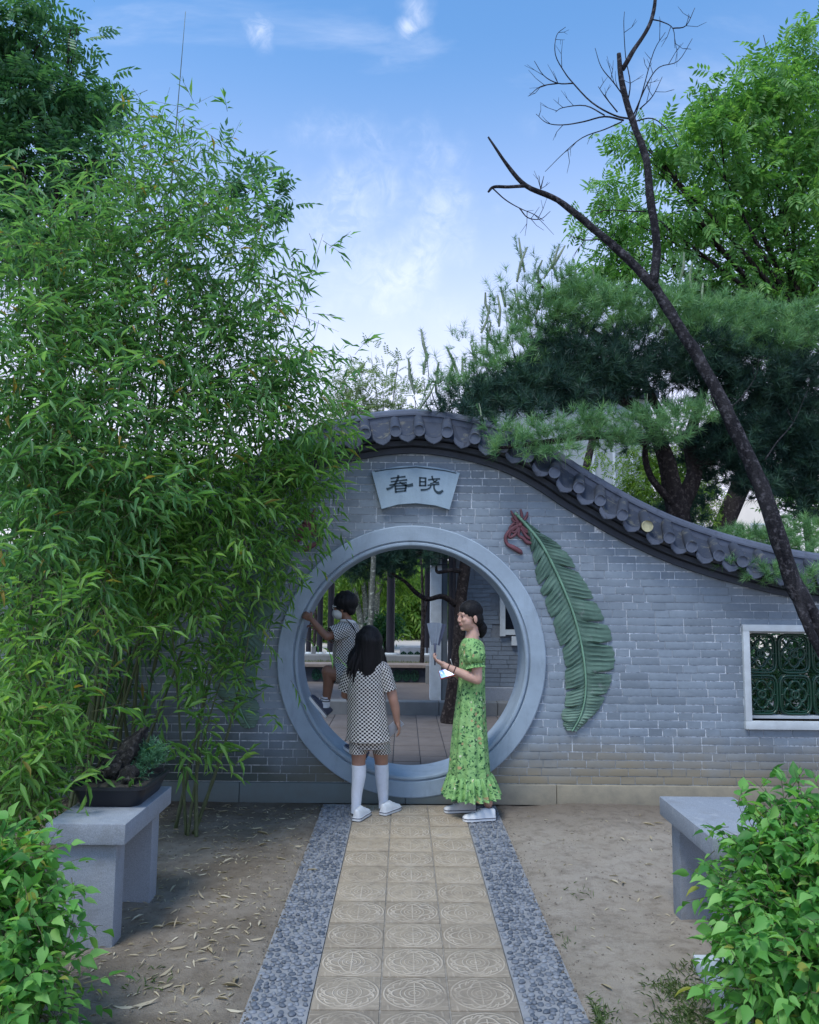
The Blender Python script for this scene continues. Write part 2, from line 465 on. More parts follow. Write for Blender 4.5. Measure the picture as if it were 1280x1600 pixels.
def m_plinth():
    m = NT('plinth cement'); pos = m.coord('World')
    s = m.n('ShaderNodeSeparateXYZ'); m.l(pos, s.inputs[0])
    side = m.ramp(m.math('ADD', s.outputs['X'], m.ramp(m.noise(3, 3, .5, pos), 0, 1, -.3, .3)), .3, 1.2)
    col = m.mix(side, (.135, .165, .17), (.30, .27, .205))
    col = m.mix(m.ramp(m.noise(9, 6, .7, pos), .4, .8, 0, .6), col, (.13, .13, .115))
    return m.done(col, .9, m.bump(m.noise(80, 4, .6, pos), .3, .004), .25)
M_PLINTH = m_plinth()
M_WHITE = simple('old white paint', (.52, .57, .60), .6, .12, 9, .2, 90, .002)
M_TILE = m_plaster('dark roof tile', (.046, .056, .080), .6, (.17, .165, .13))
M_TILE_L = m_plaster('pale roof tile end', (.105, .124, .168), .6, (.045, .05, .065))
M_TILE_Y = simple('lichen covered tile end', (.42, .40, .25), .9, .2, 30)
M_SOFFIT = m_plaster('dark eave brick', (.055, .065, .085), .5)  # darker brick tone for the eave moulding, court bed and seat wall base
M_GLAZE = NT('green glazed ceramic').done((.010, .050, .030), .25, None, .5)
def m_relief():
    m = NT('weathered green plaster'); pos = m.coord('World')
    col = m.mix(m.ramp(m.noise(5, 5, .6, pos), .3, .7), (.056, .112, .088), (.108, .190, .150))
    col = m.mix(m.ramp(m.noise(30, 5, .7, pos), .55, .75, 0, .8), col, (.05, .075, .06))
    col = m.mix(m.ramp(m.noise(13, 6, .75, pos, .5), .58, .68, 0, .7), col, (.20, .235, .225))
    s = m.n('ShaderNodeSeparateXYZ'); m.l(pos, s.inputs[0])
    col = m.mix(m.ramp(s.outputs['Z'], 1.0, .55, 0, .55), col, (.19, .29, .225))
    return m.done(col, .7, m.bump(m.noise(60, 4, .6, pos), .25, .003), .35)
M_RELIEF = m_relief()
M_RIBBON = simple('faded red plaster', (.135, .047, .060), .6, .3, 20)
M_PLAQUE = m_plaster('plaque grey', (.30, .40, .49), .3)
M_INK = NT('dark teal paint').done((.006, .030, .048), .5)
def m_dirt():
    m = NT('dry trodden soil'); pos = m.coord('World')
    big = m.noise(.9, 5, .6, pos, .4)
    s = m.n('ShaderNodeSeparateXYZ'); m.l(pos, s.inputs[0])
    # the right side is trodden smooth and pale, the left darker
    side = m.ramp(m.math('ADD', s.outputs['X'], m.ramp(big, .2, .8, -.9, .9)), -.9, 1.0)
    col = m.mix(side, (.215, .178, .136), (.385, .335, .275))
    col = m.mix(m.ramp(m.noise(2.6, 6, .65, pos), .42, .68, 0, .62), col, (.46, .41, .35))
    col = m.mix(m.ramp(m.noise(11, 6, .7, pos), .48, .72, 0, .6), col, (.12, .095, .072))
    col = m.mix(m.ramp(m.noise(60, 4, .7, pos), .55, .75, 0, .5), col, (.33, .29, .22))
    # darker strip along the wall
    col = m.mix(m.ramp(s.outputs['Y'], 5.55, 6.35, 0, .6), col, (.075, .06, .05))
    h = m.math('ADD', m.noise(30, 6, .7, pos), m.noise(140, 4, .7, pos))
    return m.done(col, .95, m.bump(h, .9, .016), .15)
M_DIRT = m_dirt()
def m_paver():
    """cast tile: ring, lobed rosette, corner leaves as fine relief; dust lies on the raised lines"""
    m = NT('embossed paving tile')
    c = m.coord('Object')
    s = m.n('ShaderNodeSeparateXYZ'); m.l(c, s.inputs[0])
    x, y = s.outputs['X'], s.outputs['Y']
    r = m.math('MULTIPLY', m.math('SQRT', m.math('ADD', m.math('MULTIPLY', x, x), m.math('MULTIPLY', y, y))), 1/.1345)
    th = m.math('ARCTAN2', y, x)
    def band(v, c0, w): return m.ramp(m.math('ABSOLUTE', m.math('SUBTRACT', v, c0)), w*.45, w, 1.0, 0.0)
    ring = band(r, .945, .045)
    lob = m.math('MULTIPLY_ADD', m.math('COSINE', m.math('MULTIPLY', th, 4.0)), .11, .60)
    rose = band(m.math('SUBTRACT', r, lob), 0.0, .055)
    lob2 = m.math('MULTIPLY_ADD', m.math('ABSOLUTE', m.math('SINE', m.math('MULTIPLY', th, 6.0))), .10, .74)
    rose2 = band(m.math('SUBTRACT', r, lob2), 0.0, .045)
    cir = m.math('MULTIPLY', m.ramp(m.math('SINE', m.math('MULTIPLY', r, 46.0)), .1, .8), m.ramp(r, .46, .50, 1, 0))
    swirl = m.math('MULTIPLY', m.ramp(m.math('SINE', m.math('MULTIPLY_ADD', th, 16.0, m.math('MULTIPLY', r, 22.0))), .3, .9), m.math('MULTIPLY', m.ramp(r, .66, .72), m.ramp(r, .86, .90, 1, 0)))
    corner = m.math('MULTIPLY', m.ramp(m.math('SINE', m.math('MULTIPLY_ADD', th, 20.0, m.math('MULTIPLY', r, -18.0))), .35, .9), m.ramp(r, 1.05, 1.1))
    axis = m.math('MULTIPLY', band(x, 0, .005), m.ramp(r, .62, .66, 1, 0))
    h = ring
    for q in (rose, rose2, cir, swirl, m.math('MULTIPLY', corner, .45), axis): h = m.math('MAXIMUM', h, q)
    oi = m.n('ShaderNodeObjectInfo')
    worn = m.math('ADD', m.ramp(m.noise(9, 4, .6, 'World'), .35, .65, .25, 1.0), 0)
    pos = m.coord('World')
    wear = m.ramp(m.noise(3.6, 6, .7, pos), .36, .60, .06, 1.0)
    h = m.math('MULTIPLY', h, wear)
    tone = m.mix(oi.outputs['Random'], (.225, .188, .146), (.315, .266, .205))
    sy = m.n('ShaderNodeSeparateXYZ'); m.l(pos, sy.inputs[0])
    tone = m.mix(m.ramp(sy.outputs['Y'], 3.0, 5.6, 0, .5), tone, (.44, .36, .25))
    tone = m.mix(m.ramp(m.noise(14, 6, .7, pos), .42, .75, 0, .6), tone, (.13, .11, .09))
    tone = m.mix(m.ramp(m.noise(5, 7, .75, pos, .7), .56, .70, 0, .55), tone, (.36, .33, .29))
    col = m.mix(m.math('MULTIPLY', h, .7), tone, (.54, .465, .37))
    nr = m.bump(h, .75, .006); nr = m.bump(m.noise(160, 4, .6, pos), .25, .003, nr)
    return m.done(col, .85, nr, .25)
M_PAVER = m_paver()
M_GROUT = simple('dusty grout', (.26, .235, .20), .95, .25, 20)
M_PEBBED = simple('pebble cement', (.235, .24, .25), .9, .16, 14, .3, 120)
def m_pebble():
    m = NT('river pebble'); r = m.random()
    col = m.mix(m.math('POWER', r, 1.3), (.055, .070, .095), (.215, .232, .262))
    col = m.mix(m.ramp(m.noise(40, 4, .6, 'World'), .4, .8, 0, .4), col, (.26, .27, .29))
    return m.done(col, .55, None, .4)
M_PEBBLE = m_pebble()
def m_granite():
    m = NT('grey granite'); pos = m.coord('World')
    col = m.mix(m.ramp(m.noise(220, 2, .6, pos), .35, .65), (.215, .24, .275), (.30, .33, .375))
    col = m.mix(m.ramp(m.noise(420, 2, .5, pos), .62, .7, 0, .35), col, (.12, .13, .15))
    col = m.mix(m.ramp(m.noise(5, 6, .7, pos), .5, .75, 0, .6), col, (.17, .17, .16))
    col = m.mix(m.ramp(m.noise(13, 6, .7, pos, stretch=(1, 1, .3)), .56, .74, 0, .55), col, (.42, .44, .46))
    return m.done(col, .85, m.bump(m.noise(150, 4, .7, pos), .5, .004, m.bump(m.noise(18, 5, .6, pos), .3, .012)), .3)
M_STONE = m_granite()
M_COURT = m_plaster('court tile', (.150, .132, .124), .5)
M_COURT2 = m_plaster('court kerb stone', (.20, .205, .205), .3)
M_DARKWOOD = simple('dark painted wood', (.012, .011, .018), .55, .3, 30, .1)
M_GRASS = leafmat('short grass', (.05, .085, .03), (.09, .13, .04), (.15, .17, .07), .25)

# ================================================================ ground, path, court
def vnoise(x, y, s_, seed=0): return mnoise.noise(Vector((x*s_ + seed, y*s_ - seed, seed*.37)))
xs = np.unique(np.concatenate([np.linspace(-5, 5, 150), np.linspace(-120, -5, 16), np.linspace(5, 120, 16), [-900, -300, 300, 900]]))
ys = np.unique(np.concatenate([np.linspace(.8, 6.6, 110), np.linspace(-60, .8, 12), np.linspace(6.6, 120, 20), [-400, 300, 1200]]))
XX, YY = np.meshgrid(xs, ys)
ZZ = np.full_like(XX, -.012)
for j in range(len(ys)):
    for i in range(len(xs)):
        x, y = XX[j, i], YY[j, i]
        if -5.01 <= x <= 5.01 and .7 <= y <= 6.7:
            z = .022*vnoise(x, y, 1.7, 3) + .014*vnoise(x, y, 5.3, 9) + .007*vnoise(x, y, 17, 21)
            z += .05*max(0, (abs(x - .07) - 1.2)/3)
            edge = min(1.0, max(0.0, (abs(x - .066) - .66)/.25))
            ZZ[j, i] = -.010 + (z + .008)*edge - (.022 if abs(x-.066) < .64 else 0)
        elif y > 6.7: ZZ[j, i] = -.03
V = np.stack([XX.ravel(), YY.ravel(), ZZ.ravel()], 1)
nx = len(xs); J, I = np.meshgrid(np.arange(len(ys)-1), np.arange(nx-1), indexing='ij')
a = (J*nx + I).ravel(); F = np.stack([a, a+1, a+1+nx, a+nx], 1)
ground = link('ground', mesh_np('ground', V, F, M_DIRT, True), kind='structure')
GZ = lambda x, y: float(ZZ[int(np.argmin(abs(ys-y))), int(np.argmin(abs(xs-x)))])

PATH_CX, TILE = .064, .2765
path = setting('path')
mb = MB(); mb.box((PATH_CX, 4.35, -.03), (.83, 4.06, .05)); mb.build('path_bed', M_GROUT, path)
me_tile = None
rows = []
y = 6.345
row_i = 0
while y > 2.4:
    rows.append(y - TILE/2); y -= TILE
tmb = MB(); tmb.box((0, 0, 0), (TILE-.008, TILE-.008, .03), bev=.003)
me_tile = tmb.mesh('paving_tile', M_PAVER, smooth=30)
for yc in rows:
    for k in (-1, 0, 1):
        o = link('paving_tile', me_tile, path, (PATH_CX + k*TILE, yc, -.0135 + random.uniform(-.0022, .0022)), (random.uniform(-.006, .006), random.uniform(-.006, .006), random.choice((0, PI)) + random.uniform(-.004, .004)))
for sx, nm in ((-1, 'left'), (1, 'right')):
    st = setting('pebble_border')
    x0, x1 = (PATH_CX - .672, PATH_CX - .418) if sx < 0 else (PATH_CX + .418, PATH_CX + .672)
    mb = MB(); mb.box(((x0+x1)/2, 4.35, -.028), (x1-x0, 4.06, .05), bev=.004); mb.build('border_bed', M_PEBBED, st)
    # pebbles set by dart throwing, tightest gaps left to the cement
    peb = []; cells = {}
    for trial in range(24000):
        xx, yy = random.uniform(x0 + .017, x1 - .017), random.uniform(2.42, 6.34)
        a_ = random.uniform(.0125, .0205); ok_ = True; ci, cj = int(xx/.045), int(yy/.045)
        for di in (-1, 0, 1):
            for dj in (-1, 0, 1):
                for (qx, qy, qa) in cells.get((ci+di, cj+dj), ()):
                    if (qx-xx)**2 + (qy-yy)**2 < ((qa + a_)*.84)**2: ok_ = False
        if ok_:
            cells.setdefault((ci, cj), []).append((xx, yy, a_)); peb.append((xx, yy, a_, a_*random.uniform(.68, .9), random.gauss(.1, .8)))
    pm_ = []
    for v_ in range(5):
        b2 = MB(); b2.ell((0, 0, 0), (1, 1, 1), nu=9, nv=4)
        vs = [Vector(v) for v in b2.v]
        b2.v = [(v.x*(1+.2*mnoise.noise(v*1.3+Vector((v_*7, 0, 0)))), v.y*(1+.2*mnoise.noise(v*1.3+Vector((0, v_*5, 3)))), v.z) for v in vs]
        pm_.append(b2)
    pmesh = [b.mesh('pebble', M_PEBBLE, smooth=True) for b in pm_]
    peb.sort(key=lambda p: p[1])
    rest = MB()
    for i, (px_, py_, a_, b_, th) in enumerate(peb):
        zz = -.0025 + random.uniform(-.002, .003)
        if i < 300:
            o = link('pebble', pmesh[i % 5], st, (px_, py_, zz), (0, 0, th)); o.scale = (a_, b_, .0085)
        else:
            b = pm_[i % 5]; c_, s_ = math.cos(th), math.sin(th)
            rest.add([(px_ + v[0]*a_*c_ - v[1]*b_*s_, py_ + v[0]*a_*s_ + v[1]*b_*c_, zz + v[2]*.0085) for v in b.v], b.f)
    rest.build('pebbles', M_PEBBLE, st, smooth=True, kind='stuff', fix=False)

# paved court behind the gate
court = setting('courtyard')
mb = MB(); mb.box((.6, 9.0, -.025), (9.0, 4.3, .04)); mb.build('court_bed', M_SOFFIT, court)
cm = MB(); cm.box((0, 0, 0), (.262, .262, .03), bev=.003); me_c = cm.mesh('floor_tile', M_COURT, smooth=30)
for j in range(15):
    for i in range(-4, 8):
        yc = 6.98 + j*.27
        if yc > 11.0: continue
        link('floor_tile', me_c, court, (.05 + i*.27, yc, -.006 + random.uniform(-.002, .002)), (random.uniform(-.006, .006), random.uniform(-.006, .006), random.choice((0, PI/2, PI))))
platform = setting('terrace')
mb = MB(); mb.box((.5, 12.55, .0), (11, 2.7, .28)); mb.build('terrace_floor', M_COURT, platform)
mb = MB()
for i in range(-6, 10): mb = MB(); mb.box((.1 + i*.8, 11.12, .012), (.792, .24, .31), bev=.008); mb.build('kerb_stone', M_COURT2, platform)
lawn = setting('lawn')
mb = MB(); mb.box((.3, 15.6, .10), (14, 2.4, .24)); mb.build('lawn_bed', M_DIRT, lawn)
mb = MB()
N = 9000
T = np.stack([rng.uniform(-4, 4, N), rng.uniform(14.7, 16.7, N), np.full(N, .22)], 1)
d = unit(np.stack([rng.normal(0, .4, N), rng.normal(0, .4, N), np.ones(N)], 1)); B = basis(d, unit(rng.normal(size=(N, 3))))
V, F = scatter(NEEDLE[0], NEEDLE[1], B, np.stack([np.full(N, .012), rng.uniform(.03, .07, N), np.ones(N)], 1), T)
link('grass', mesh_np('grass', V, F, M_GRASS), lawn, kind='stuff')
mb = MB(); mb.box((.3, 16.98, .16), (14, .36, .36), bev=.01); mb.build('kerb_line', M_COURT2, lawn)
far = setting('far_path')
M_PALE = simple('pale gravel', (.50, .46, .43), .9, .12, 4, .3, 60)
mb = MB(); mb.box((.4, 31.0, .03), (40, 27.6, .1)); mb.build('gravel_sheet', M_PALE, far)
# ================================================================ the garden wall with its moon gate
YW, TH = WALL_Y, .36
GC = P(643.5, 1030, YW); GX, GZc = GC.x, GC.z
R_IN, R_OUT = .905, 1.070
eave_px = [(643, 706), (680, 709), (716, 715), (760, 726), (800, 741), (840, 763), (880, 790), (920, 814), (960, 837), (1000, 857), (1040, 875), (1090, 893), (1140, 908), (1190, 921), (1230, 930), (1330, 944), (1500, 955)]
epts = [P(a_, b_, YW) for a_, b_ in eave_px]
ex = np.array([p.x - GX for p in epts]); ez = np.array([p.z for p in epts])
def eave(x): return float(np.interp(abs(x - GX), ex, ez))
# smooth half curve by arc length, mirrored
half, _ = catmull([Vector((x_, 0, z_)) for x_, z_ in zip(ex, ez)], [1]*len(ex), 8)
curve = [Vector((-p.x, 0, p.z)) for p in reversed(half[1:])] + half
curve = [Vector((p.x + GX, 0, p.z)) for p in curve]
clen = [0.0]
for i in range(1, len(curve)): clen.append(clen[-1] + (curve[i]-curve[i-1]).length)
def at_len(s_):
    i = int(np.searchsorted(clen, s_)); i = max(1, min(i, len(curve)-1))
    t = (s_-clen[i-1])/max(1e-6, clen[i]-clen[i-1]); p = curve[i-1].lerp(curve[i], t)
    q0 = curve[max(0, i-2)]; q1 = curve[min(len(curve)-1, i+1)]
    tg = (q1-q0).normalized(); return p, tg, Vector((-tg.z, 0, tg.x))
wall = thing('garden_wall', 'grey brick garden wall with a round moon gate under a curved tiled coping', 'wall', (GX, YW + TH/2, 0))
# body with the round opening and the window opening
WX0, WX1, WZ0, WZ1 = P(1169, 985, YW).x, P(1169, 985, YW).x + 1.14, P(1172, 1126, YW).z, P(1166, 986, YW).z
XL, XR = GX - 6.5, GX + 5.2
outer = [(XL, 0.0), (XR, 0.0)] + [(p.x, p.z + .10) for p in reversed(curve) if XL < p.x < XR]
outer[2:2] = [(XR, eave(XR)+.10)]; outer.append((XL, eave(XL) + .10))
hole = [(GX + (R_IN+.02)*math.cos(t), GZc + (R_IN+.02)*math.sin(t)) for t in np.linspace(0, 2*PI, 65)[:-1]]
hole2 = [(WX0, WZ0), (WX1, WZ0), (WX1, WZ1), (WX0, WZ1)]
loops = [outer, hole, hole2]
tri = tessellate_polygon([[Vector((p[0], p[1], 0)) for p in lp] for lp in loops])
flat = [p for lp in loops for p in lp]; n = len(flat)
mb = MB()
fy0, fy1 = YW + .004, YW + TH
vs = [(p[0], fy0, p[1]) for p in flat] + [(p[0], fy1, p[1]) for p in flat]
fs = [tuple(t) for t in tri] + [tuple(k+n for k in reversed(t)) for t in tri]
b0 = 0
for lp in loops:
    m_ = len(lp); fs += [(b0+i, b0+(i+1) % m_, n+b0+(i+1) % m_, n+b0+i) for i in range(m_)]; b0 += m_
mb.add(vs, fs); mb.build('wall_body', M_MORTAR, wall)
# bricks, each proud of the mortar
CH, JT = .0622, .0068
parts_full, others = [], []
zc = .155
row = 0
while zc < 3.3:
    z0, z1 = zc, zc + CH - JT; zm = (z0+z1)/2
    x = XL + random.uniform(-.12, 0)
    while x < min(XR, 4.6):
        L_ = .222 if random.random() > .33 else .108
        xa, xb = x, x + L_; x = xb + JT
        full = True
        segs = [(xa, xb)]
        dz = zm - GZc
        if abs(dz) < 1.0:
            h = math.sqrt(1.0 - dz*dz)
            segs = [s_ for s_ in ((xa, min(xb, GX-h)), (max(xa, GX+h), xb)) if s_[1]-s_[0] > .02]
        out_ = []
        for (p_, q_) in segs:
            if z1 > WZ0-.02 and z0 < WZ1+.02:
                for (u, w) in ((p_, min(q_, WX0-.02)), (max(p_, WX1+.02), q_)):
                    if w-u > .02: out_.append((u, w))
            else: out_.append((p_, q_))
        for (p_, q_) in out_:
            if z0 > min(eave(p_), eave(q_)) + .05: continue
            if p_ < GX - 3.3: continue
            if abs((q_-p_)-.222) < .002: parts_full.append(((p_+q_)/2, zm))
            else: others.append((p_, q_, z0, z1))
    zc += CH; row += 1
cx_ = np.array(parts_full)
keyd = np.hypot(np.maximum(0, .9 - cx_[:, 0])*3 + np.abs(cx_[:, 0] - 1.6), (cx_[:, 1]-1.25)*.9)
order = np.argsort(keyd)
bmeshes = []
for v_ in range(6):
    b = MB(); b.box((0, 0, 0), (.222, .016, CH-JT), bev=.0016)
    b.v = [(v[0] + .0012*mnoise.noise(Vector((v[0]*30, v[2]*90, v_*3.1))), v[1] + .0016*mnoise.noise(Vector((v[0]*20, v[2]*60, v_*5.3))), v[2] + .0016*mnoise.noise(Vector((v[0]*40, v[2]*50, v_*9.3)))) for v in b.v]
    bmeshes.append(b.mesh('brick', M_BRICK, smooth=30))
rest = MB()
for k_, i in enumerate(order):
    x_, z_ = parts_full[i]; yb = YW + .0075 + random.uniform(-.0014, .0012)
    if k_ < 300:
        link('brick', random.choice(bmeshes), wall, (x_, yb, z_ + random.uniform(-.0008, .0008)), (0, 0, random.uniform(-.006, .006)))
    else: rest.box((x_, yb, z_), (.222 - random.uniform(0, .003), .016, CH-JT-random.uniform(0, .0015)), rz=random.uniform(-.005, .005))
for (p_, q_, z0, z1) in others:
    rest.box(((p_+q_)/2, YW + .0075 + random.uniform(-.0014, .0012), (z0+z1)/2), (q_-p_-random.uniform(0, .002), .016, z1-z0-random.uniform(0, .0015)))
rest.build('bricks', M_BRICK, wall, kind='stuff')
# plinth in lengths
xp = XL
while xp < XR:
    w_ = random.uniform(1.15, 1.5)
    mb = MB(); mb.box((xp + w_/2, YW - .004, .072), (w_ - .004, .05, .152), bev=.006); mb.build('plinth', M_PLINTH, wall, smooth=30)
    mb = MB(); xp += w_
mb = MB(); mb.box((GX, YW + .12, .004), (11.5, .18, .02)); mb.build('sill_base', M_PLINTH, wall)
# moon gate ring: lathe round the y axis
prof = [(R_OUT, YW+.01), (R_OUT, YW-.030), (R_OUT-.008, YW-.036), (R_IN+.044, YW-.036), (R_IN+.040, YW-.032), (R_IN+.038, YW-.016), (R_IN+.030, YW-.016), (R_IN+.028, YW-.030), (R_IN+.022, YW-.036), (R_IN+.008, YW-.036), (R_IN, YW-.028), (R_IN, YW+TH+.028), (R_IN+.010, YW+TH+.038), (R_OUT, YW+TH+.036), (R_OUT, YW+TH-.01)]
mb = MB(); NR = 144; vs = []; fs = []
for k in range(NR):
    t = 2*PI*k/NR
    for (r_, y_) in prof: vs.append((GX + r_*math.cos(t), y_, GZc + r_*math.sin(t)))
m_ = len(prof)
for k in range(NR):
    for i in range(m_-1):
        k2 = (k+1) % NR; fs.append((k*m_+i, k*m_+i+1, k2*m_+i+1, k2*m_+i))
mb.add(vs, fs); mb.build('moon_gate_ring', M_RING, wall, smooth=25)
# coping: swept mouldings, roof slab, ridge
def sweep(name, section, mat, i0=0, i1=None, smooth=30, mi=None):
    """section: (y, n) pairs, n measured square to the curve"""
    mb = MB(); vs = []; fs = []; m_ = len(section); L_ = clen[-1]; ns = 150
    for k in range(ns+1):
        p, tg, nn = at_len(L_*k/ns)
        for (y_, n_) in section: q = p + nn*n_; vs.append((q.x, y_, q.z))
    for k in range(ns):
        for i in range(m_):
            j = (i+1) % m_; fs.append((k*m_+i, k*m_+j, (k+1)*m_+j, (k+1)*m_+i))
    mb.add(vs, fs); return mb.build(name, mat, wall, smooth=smooth)
yb0 = YW + TH
sweep('eave_moulding', [(YW+.012, -.012), (YW-.035, -.012), (YW-.035, .030), (YW-.012, .034), (YW-.012, .042), (YW-.075, .046), (YW-.075, .085), (YW+.012, .085)], M_SOFFIT)
sweep('roof_slab', [(YW-.135, .095), (YW-.135, .112), (YW+.10, .285), (YW+TH-.10, .285), (yb0+.135, .112), (yb0+.135, .095)], M_TILE)
sweep('ridge', [(YW+.095, .265), (YW+.095, .325), (YW+.085, .329), (YW+.085, .344), (YW+.105, .348), (YW+.115, .376), (YW+.15, .396), (YW+TH/2, .402), (yb0-.15, .396), (yb0-.115, .376), (yb0-.105, .348), (yb0-.085, .344), (yb0-.085, .329), (yb0-.095, .325), (yb0-.095, .265)], M_TILE_L, smooth=40)
# cap tile: barrel running down the slope with a round end; drip tile: hanging lobed apron
def cap_mesh(mats):
    mb = MB(); a, b = Vector((0, -.168, .150)), Vector((0, .105, .298)); n = 12; r = .046
    d = (b-a).normalized(); u = Vector((0, -d.z, d.y)); s_ = Vector((1, 0, 0))
    for (p, rr) in (): pass
    vs = [];
    for q in (a, a + d*.012, b):
        rr = r*1.06 if q is not b else r*.92
        vs += [q + s_*(math.cos(2*PI*k/n)*rr) + u*(math.sin(2*PI*k/n)*rr) for k in range(n)]
    fs = [(i*n+k, i*n+(k+1) % n, (i+1)*n+(k+1) % n, (i+1)*n+k) for i in range(2) for k in range(n)]
    mb.add(vs, fs, 0)
    # end disc with a raised rim, upright
    c = Vector((0, -.170, .150)); 
    rim = [c + Vector((math.cos(2*PI*k/16)*.047, 0, math.sin(2*PI*k/16)*.047)) for k in range(16)]
    rim2 = [c + Vector((math.cos(2*PI*k/16)*.047, -.010, math.sin(2*PI*k/16)*.047)) for k in range(16)]
    rim3 = [c + Vector((math.cos(2*PI*k/16)*.038, -.010, math.sin(2*PI*k/16)*.038)) for k in range(16)]
    rim4 = [c + Vector((math.cos(2*PI*k/16)*.036, -.005, math.sin(2*PI*k/16)*.036)) for k in range(16)]
    vs = rim + rim2 + rim3 + rim4; fs = []
    for i in range(3): fs += [(i*16+k, i*16+(k+1) % 16, (i+1)*16+(k+1) % 16, (i+1)*16+k) for k in range(16)]
    fs.append(tuple(48+k for k in range(16)))
    mb.add(vs, fs, 1)
    return mb.mesh('cap_tile', mats, smooth=40)
me_cap = cap_mesh([M_TILE, M_TILE_L]); me_cap_y = cap_mesh([M_TILE, M_TILE_Y])
def drip_mesh():
    mb = MB(); w = .072
    top = [(-w + 2*w*t, .128 - .030*math.sin(PI*t)) for t in np.linspace(0, 1, 9)]
    low = [(w, .120), (w*.97, .098), (w*.74, .074), (w*.38, .058), (0, .046), (-w*.38, .058), (-w*.74, .074), (-w*.97, .098), (-w, .120)]
    poly = top + low[1:-1]
    mb.prism([(p[0], p[1]) for p in poly], 'y', -.160, -.148, 0)
    rimp = [Vector((p[0]*.86, -.162, p[1]*.86 + .1*.14 - .001)) for p in low[1:-1]]
    mb.tube(rimp, .003, 5, 0)
    # curved pan behind the apron, running up under the next barrel
    vs = []; fs = []
    for (y_, z_) in ((-.158, .128), (.10, .278)):
        vs += [(-w + 2*w*t, y_, z_ - .028*math.sin(PI*t)) for t in np.linspace(0, 1, 7)]
    fs = [(k, k+1, 7+k+1, 7+k) for k in range(6)]
    mb.add(vs, fs, 1)
    return mb.mesh('drip_tile', [M_TILE_L, M_TILE], smooth=40)
me_drip = drip_mesh()
pitch_s = .213
s0 = clen[-1]/2
k = -16
while k <= 22:
    for half_, me_, nm in ((0.0, me_cap, 'cap_tile'), (.5, me_drip, 'drip_tile')):
        s_ = s0 + (k + .40 + half_)*pitch_s - .03
        p, tg, nn = at_len(s_)
        if p.x > 4.4 or p.x < GX - 3.4: continue
        ang = -math.atan2(tg.z, tg.x)*.92
        m2 = me_cap_y if (nm == 'cap_tile' and k in (9,)) else me_
        link(nm, m2, wall, (p.x + random.uniform(-.006, .006), YW + random.uniform(-.012, .008), p.z + random.uniform(-.004, .004)), (random.uniform(-.03, .03), ang + random.uniform(-.07, .07), random.uniform(-.05, .05)))
    k += 1

# plaque: fan shaped board with two written characters
YPL = YW - .004
def fan(s_, y):
    top = [P(a_, b_, YW) for a_, b_ in ((581.5, 739), (600, 734.0), (622, 730.0), (650, 728.6), (678, 731.0), (700, 735.3), (718, 740.5))]
    bot = [P(a_, b_, YW) for a_, b_ in ((702, 797.0), (680, 790.5), (650, 787.0), (622, 789.0), (596.5, 796))]
    pts = top + bot; c = sum(pts, Vector())/len(pts)
    return [(c.x + (p.x-c.x)*s_, c.z + (p.z-c.z)*s_) for p in pts]
mb = MB(); mb.prism(fan(1.0, 0), 'y', YPL, YPL - .042)
plaque = mb.build('plaque', M_PLAQUE, wall)
mb = MB(); mb.prism([(P(a_, b_, YW).x, P(a_, b_, YW).z) for a_, b_ in ((586, 737.5), (605, 734), (650, 730.2), (695, 735.8), (713, 740), (712.5, 741.5), (695, 737.6), (650, 732.2), (605, 735.8), (586.5, 739))], 'y', YPL-.041, YPL-.0445)
mb.build('plaque_edge', M_INK, plaque)
def stroke(mb, pts, ws):
    pts = [Vector((560 + a_/5.333, 620 + b_/5.333, 0)) for a_, b_ in pts]; ws = [w*1.28/5.333/2 for w in ws]
    if len(pts) > 2: pts, ws = catmull(pts, ws, 4)
    L, R = [], []
    for i, p in enumerate(pts):
        t = (pts[min(i+1, len(pts)-1)] - pts[max(0, i-1)]).normalized(); nn = Vector((-t.y, t.x, 0))
        e0 = -t*ws[i]*.5 if i == 0 else (t*ws[i]*.5 if i == len(pts)-1 else Vector())
        L.append(p + nn*ws[i] + e0); R.append(p - nn*ws[i] + e0)
    m_ = len(L); vs = []
    for yy in (YPL-.0415, YPL-.0450):
        for q in L + R: w = P(q.x, q.y, YW - .045); vs.append((w.x, yy, w.z))
    fs = []
    for i in range(m_-1):
        a, b, c, d = i, i+1, m_+i+1, m_+i
        o2 = 2*m_
        fs += [(a, b, c, d), (o2+a, o2+d, o2+c, o2+b), (a, o2+a, o2+b, b), (d, c, o2+c, o2+d)]
    mb.add(vs, fs)
cm = MB()
stroke(cm, [(272, 681), (330, 672), (390, 665)], [10, 8, 12])
stroke(cm, [(274, 708), (335, 700), (404, 692)], [10, 8, 12])
stroke(cm, [(262, 737), (335, 722), (400, 716)], [10, 8, 10])
stroke(cm, [(334, 657), (326, 690), (305, 728), (275, 757), (240, 769)], [14, 14, 13, 12, 16])
stroke(cm, [(345, 712), (375, 728), (410, 740), (450, 733)], [8, 12, 18, 20])
for a_ in ([(308, 742), (312, 796)], [(398, 736), (392, 786)]): stroke(cm, a_, [12, 12])
for a_ in ([(308, 744), (398, 739)], [(311, 768), (394, 762)], [(312, 792), (392, 783)]): stroke(cm, a_, [9, 9])
cm.build('written_character', M_INK, plaque)
cm = MB()
for a_ in ([(514, 672), (513, 742)], [(561, 676), (560, 742)]): stroke(cm, a_, [11, 11])
for a_ in ([(513, 675), (563, 678)], [(513, 707), (561, 708)], [(512, 739), (561, 739)]): stroke(cm, a_, [9, 9])
stroke(cm, [(584, 692), (630, 686), (678, 684)], [10, 9, 11])
stroke(cm, [(614, 662), (624, 695), (648, 715), (670, 712)], [11, 10, 9, 9])
stroke(cm, [(656, 695), (625, 716), (600, 722)], [9, 8, 7])
